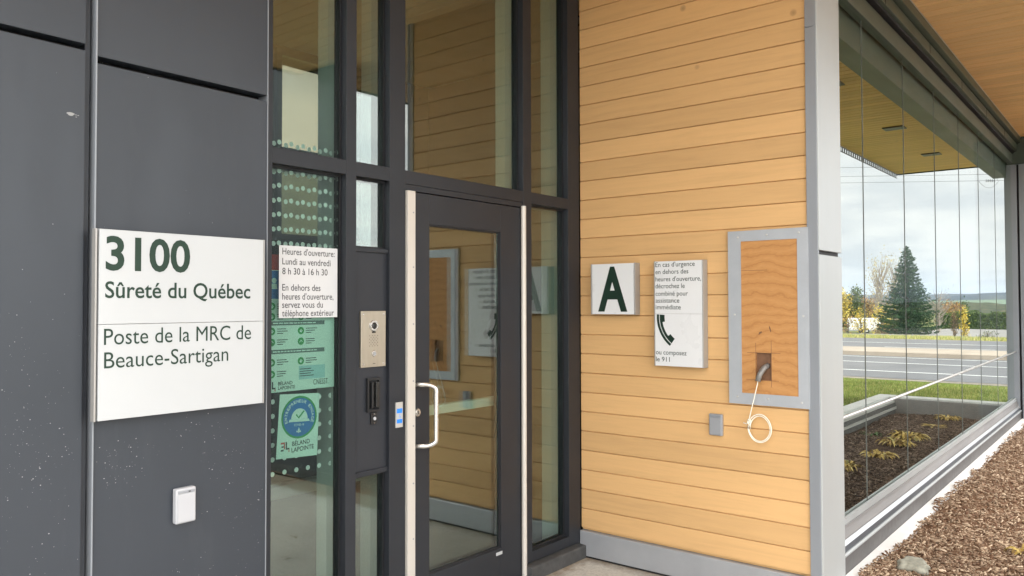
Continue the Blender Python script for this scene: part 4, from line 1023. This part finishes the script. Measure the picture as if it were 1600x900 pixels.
# ------------------------------------------------------------------ trees and far things
def leaf_quads(cs, size, flat=0.0):
    n = len(cs); s = size*(0.6+0.8*rng.random(n))[:, None]
    a = rng.normal(size=(n, 3)); a /= np.linalg.norm(a, axis=1)[:, None]
    b = rng.normal(size=(n, 3)); b -= a*(a*b).sum(1)[:, None]; b /= np.linalg.norm(b, axis=1)[:, None]
    return np.stack([cs-a*s, cs-b*s*0.55, cs+a*s, cs+b*s*0.55], 1)
def spruce(x, y, h, r):
    zb = zt(x)-0.05
    t = thing('spruce_tree', 'tall dark green spruce standing alone across the road', 'tree', (x, y, zb))
    b = MB(); b.tube([(x, y, zb), (x+.03, y, zb+h*.5), (x, y, zb+h*.97)], [.16, .10, .015], 8); b.build('trunk', 'bark', t)
    V = []
    lv = 46
    for i in range(lv):
        f = i/(lv-1); z = zb + h*(0.05+0.93*f**0.93); rad = r*(1-f)**0.82*(0.78+0.34*rng.random()) + 0.10
        nb = int(9 - 4*f)
        for k_ in range(nb):
            az = 2*math.pi*(k_+rng.random()*.8)/nb + i*1.3; L = rad*(0.72+0.42*rng.random())
            m_ = max(8, int(L*34))
            tt = rng.random(m_)**0.7
            dr_ = -0.30*L*tt + 0.30*L*tt**2.2
            side = rng.normal(0, 0.10+0.16*L*0.3, m_)*(0.4+tt*.6)
            c = np.stack([x + math.cos(az)*L*tt - math.sin(az)*side, y + math.sin(az)*L*tt + math.cos(az)*side, z + dr_ - rng.random(m_)*0.16], 1)
            n = len(c); s = 0.11*(0.6+0.9*rng.random(n))[:, None]
            d = np.stack([np.full(n, math.cos(az)), np.full(n, math.sin(az)), rng.normal(-.12, .25, n)], 1) + rng.normal(0, .45, (n, 3))
            d /= np.linalg.norm(d, axis=1)[:, None]
            q = np.cross(d, rng.normal(size=(n, 3))); q /= np.linalg.norm(q, axis=1)[:, None]
            V.append(np.stack([c-d*s, c+q*s*.33, c+d*s*1.2, c-q*s*.33], 1))
    tri_mesh('crown', np.concatenate(V), 4, 'spruce', t); return t
spruce(80, 17.66, 8.35, 2.75)
def broad(name, label, x, y, h, rx, ry, mt, n, size, trunk_h=0.25, dens=1.0, bark='bark', cat='tree', pointy=0.0, group=None, nl=9, limb=0.035):
    zb = zt(x)-0.05
    t = thing(name, label, cat, (x, y, zb), group)
    b = MB(); r0 = 0.02*h+0.02
    b.tube([(x, y, zb), (x+.02*h*rng.normal(), y+.02*h*rng.normal(), zb+h*.5), (x, y, zb+h*.9)], [r0, r0*.6, r0*.12], 7)
    cl = []
    for i in range(nl):
        f = trunk_h + (0.95-trunk_h)*(i+.5)/nl
        for q in range(4):
            az = rng.random()*6.28; rad = (1-pointy*f)*(math.sin(math.pi*min(.97, max(.16, (f-trunk_h*.6)/(1.08-trunk_h*.6))))**.6)
            e = Vector((x+math.cos(az)*rx*rad*(.55+.45*rng.random()), y+math.sin(az)*ry*rad*(.55+.45*rng.random()), zb+h*min(.99, f+.10*rng.random())))
            s_ = Vector((x, y, zb+h*max(.05, f-.22)))
            b.tube([s_, (s_+e)/2+Vector((0, 0, -.03*h)), e], [r0*.35, r0*.22, r0*.08], 5)
            cl.append(e); cl.append((s_+e*2)/3)
    b.build('trunk', bark, t)
    cl = np.array([tuple(c) for c in cl]); pick = cl[rng.integers(0, len(cl), n)]
    sp_ = np.array([rx*.24, ry*.24, h*.065])*dens
    c = pick + rng.normal(size=(n, 3))*sp_
    c[:, 2] = np.maximum(c[:, 2], zb+0.03*h)
    tri_mesh('crown', leaf_quads(c, size), 4, mt, t); return t
broad('birch_tree', 'tall thin nearly leafless pale tree left of the spruce', 98, 24.4, 9.3, 1.5, 1.5, 'paleleaf', 900, .09, .2, 1.0, 'palebark', group='bare trees behind the spruce', nl=14)
broad('birch_tree', 'shorter nearly leafless pale tree just behind the spruce left side', 99, 23.1, 8.7, 1.3, 1.3, 'paleleaf', 700, .09, .2, 1.0, 'palebark', group='bare trees behind the spruce', nl=14)
broad('bare_tree', 'bare twiggy grey tree right of the spruce', 104, 19.6, 5.2, 1.9, 1.9, 'brown', 160, .07, .25, 1.0, 'palebark', nl=12)
broad('leafy_tree', 'olive green round tree at the left edge of the glass view', 120, 35.6, 5.4, 1.3, 1.5, 'autumn', 1500, .16, .2)
broad('leafy_tree', 'dark green round tree right behind the white trailer', 122, 34.1, 5.5, 1.3, 1.3, 'greenleaf', 1800, .16, .2)
broad('leafy_tree', 'low brown leaved tree between the green tree and the spruce', 125, 33.0, 4.4, 1.5, 1.5, 'rust', 900, .15, .2)
broad('leafy_tree', 'dark green tree far left above the hedge', 128, 38.6, 4.6, 1.8, 1.8, 'greenleaf', 1500, .17, .15)
GB = 'autumn bushes beside the white trailer'
broad('autumn_bush', 'yellow bush in front of the trailer middle', 91.5, 24.9, 2.8, .8, .9, 'autumn', 420, .10, .05, cat='bush', group=GB)
broad('autumn_bush', 'orange yellow bush at the right end of the trailer', 90, 22.4, 2.9, 1.0, 1.1, 'autumn', 700, .10, .05, cat='bush', group=GB)
broad('autumn_bush', 'rusty thin bush at the left end of the trailer', 92, 26.4, 2.0, .6, .8, 'rust', 220, .09, .05, cat='bush', group=GB)
broad('autumn_bush', 'low brown bush under the spruce on its left', 84, 20.4, 1.0, 1.2, 1.5, 'brown', 500, .09, .03, cat='bush', group=GB)
broad('young_tree', 'slim bright yellow young tree by the road verge', 60, 9.80, 1.95, .32, .36, 'autumn', 620, .060, .08, pointy=.75, group='young autumn trees on the verge')
broad('young_tree', 'thin brown leaved young tree left of the yellow one', 62, 10.72, 1.9, .30, .34, 'brown', 300, .050, .2, group='young autumn trees on the verge')
broad('round_tree', 'orange leaved round tree behind the hedge', 128, 22.3, 3.5, 1.35, 1.35, 'rust', 1300, .15, .2)
broad('leafy_tree', 'small dark tree just right of the orange round tree', 131, 21.5, 3.6, .7, .7, 'hedge', 600, .14, .2)
broad('young_shrub', 'low yellow green shrub on the verge right of the young trees', 58, 8.2, .55, .5, .6, 'greenleaf', 120, .05, .05, cat='bush')
def hedge(label, y0, y1, x, h):
    zb = zt(x)
    t = thing('hedge', label, 'hedge', (x, (y0+y1)/2, zb))
    n = int((y1-y0)*420)
    yy = y0+(y1-y0)*rng.random(n)
    top = h*(0.90+0.10*np.sin(yy*2.1)*np.sin(yy*.73+1)+0.06*rng.random(n))
    c = np.stack([x-0.55*np.abs(rng.normal(0, .6, n)), yy, zb+top*(rng.random(n)**.75)], 1)
    tri_mesh('foliage', leaf_quads(c, .13), 4, 'hedge', t)
    b = MB(); b.box(x, x+.7, y0, y1, zb-.2, zb+h*.84); b.build('dense_core', MT['hedge'], t)
hedge('long clipped green hedge across the gravel lot right of the spruce', -25, 23.2, 121, 2.45)
hedge('green hedge at the left behind the white trailer', 33.2, 48, 124, 2.5)

tr = thing('cargo_trailer', 'white box trailer parked behind the autumn bushes', 'trailer', (97, 26, zt(96)))
zb = zt(96)
bx(96.0, 97.9, 24.3, 27.65, zb+.28, zb+1.72).build('body', 'trailer', tr, bev=0.06)
bx(95.96, 95.995, 24.45, 27.5, zb+.25, zb+.36).build('skirt_rail', 'trimgrey', tr)
bx(95.965, 95.995, 26.0, 26.65, zb+.42, zb+1.55).build('side_door', 'trailer', tr, bev=0.01)
for y in (25.5, 26.15):
    b = MB(); b.disc((96.12, y, zb+.27), (-1, 0, 0), .27, .16, 20); wl = b.build('wheel', 'tyre', tr)
    b = MB(); b.disc((95.955, y, zb+.27), (-1, 0, 0), .13, .01, 16); b.build('rim', 'alu', wl)
bx(96.8, 97.0, 27.65, 28.6, zb+.30, zb+.38).build('hitch', 'black', tr)
# power lines
for lab, (xa, ya, za), (xb, yb) in (('highest power wire above the trees', (60, 17.67, 11.48), (66.8, 8.29)), ('middle power wire above the trees', (60, 17.68, 10.82), (66.4, 8.25)), ('lowest power wire above the trees with an insulator', (60, 17.685, 10.352), (66.3, 8.246))):
    dx, dy = xb-xa, yb-ya; b = MB()
    b.tube([(xa+dx*q, ya+dy*q, za + 0.10*(q-.5)**2*.2) for q in np.linspace(-5, 4, 46)], 0.013, 5)
    tag(b.build('power_wire', 'wire', None, (xa, ya, za)), lab, 'wire', 'power wires over the road')
ins = thing('insulator_string', 'grey insulator string with a jumper loop on the lowest wire', 'insulator', (65.8, 9.1, 10.3))
b = MB()
px_, py_ = 60+6.3*.90, 17.685-9.44*.90
ux, uy = 6.3/11.35, -9.44/11.35
for i in range(5):
    c = Vector((px_+ux*i*.14, py_+uy*i*.14, 10.352)); b.tube([c, c+Vector((ux*.06, uy*.06, 0))], [.11, .05], 8)
b.build('disc_stack', 'galv', ins)
b = MB(); ex, ey = px_+ux*.75, py_+uy*.75
for i in range(6): b.tube([(ex, ey, 10.5+i*.16), (ex, ey, 10.58+i*.16)], [.035, .03], 6)
b.tube([(ex, ey, 10.35), (ex, ey, 11.5)], .010, 5); b.build('hanger', 'wire', ins)
b = MB(); b.tube([(px_-ux*.5+ux*1.35*q, py_-uy*.5+uy*1.35*q, 10.33-0.5*math.sin(math.pi*q)**.8) for q in np.linspace(0, 1, 18)], .010, 5); b.build('jumper_loop', 'wire', ins)

# ------------------------------------------------------------------ haze: the air between here and the hills
hz = bx(-420, 4050, -3050, 3550, -5, 60).build('haze', 'white')
hz.data.materials.clear()
hm = bpy.data.materials.new('haze'); hm.use_nodes = True; ht_ = hm.node_tree; ht_.nodes.clear()
ho = N(ht_, 'ShaderNodeOutputMaterial'); pv_ = N(ht_, 'ShaderNodeVolumePrincipled')
pv_.inputs['Color'].default_value = (0.62, 0.74, 0.92, 1); pv_.inputs['Density'].default_value = 0.00022
ht_.links.new(pv_.outputs[0], ho.inputs['Volume']); hz.data.materials.append(hm)
tag(kind(hz, 'stuff'), 'thin blue haze over the distant hills', 'haze')
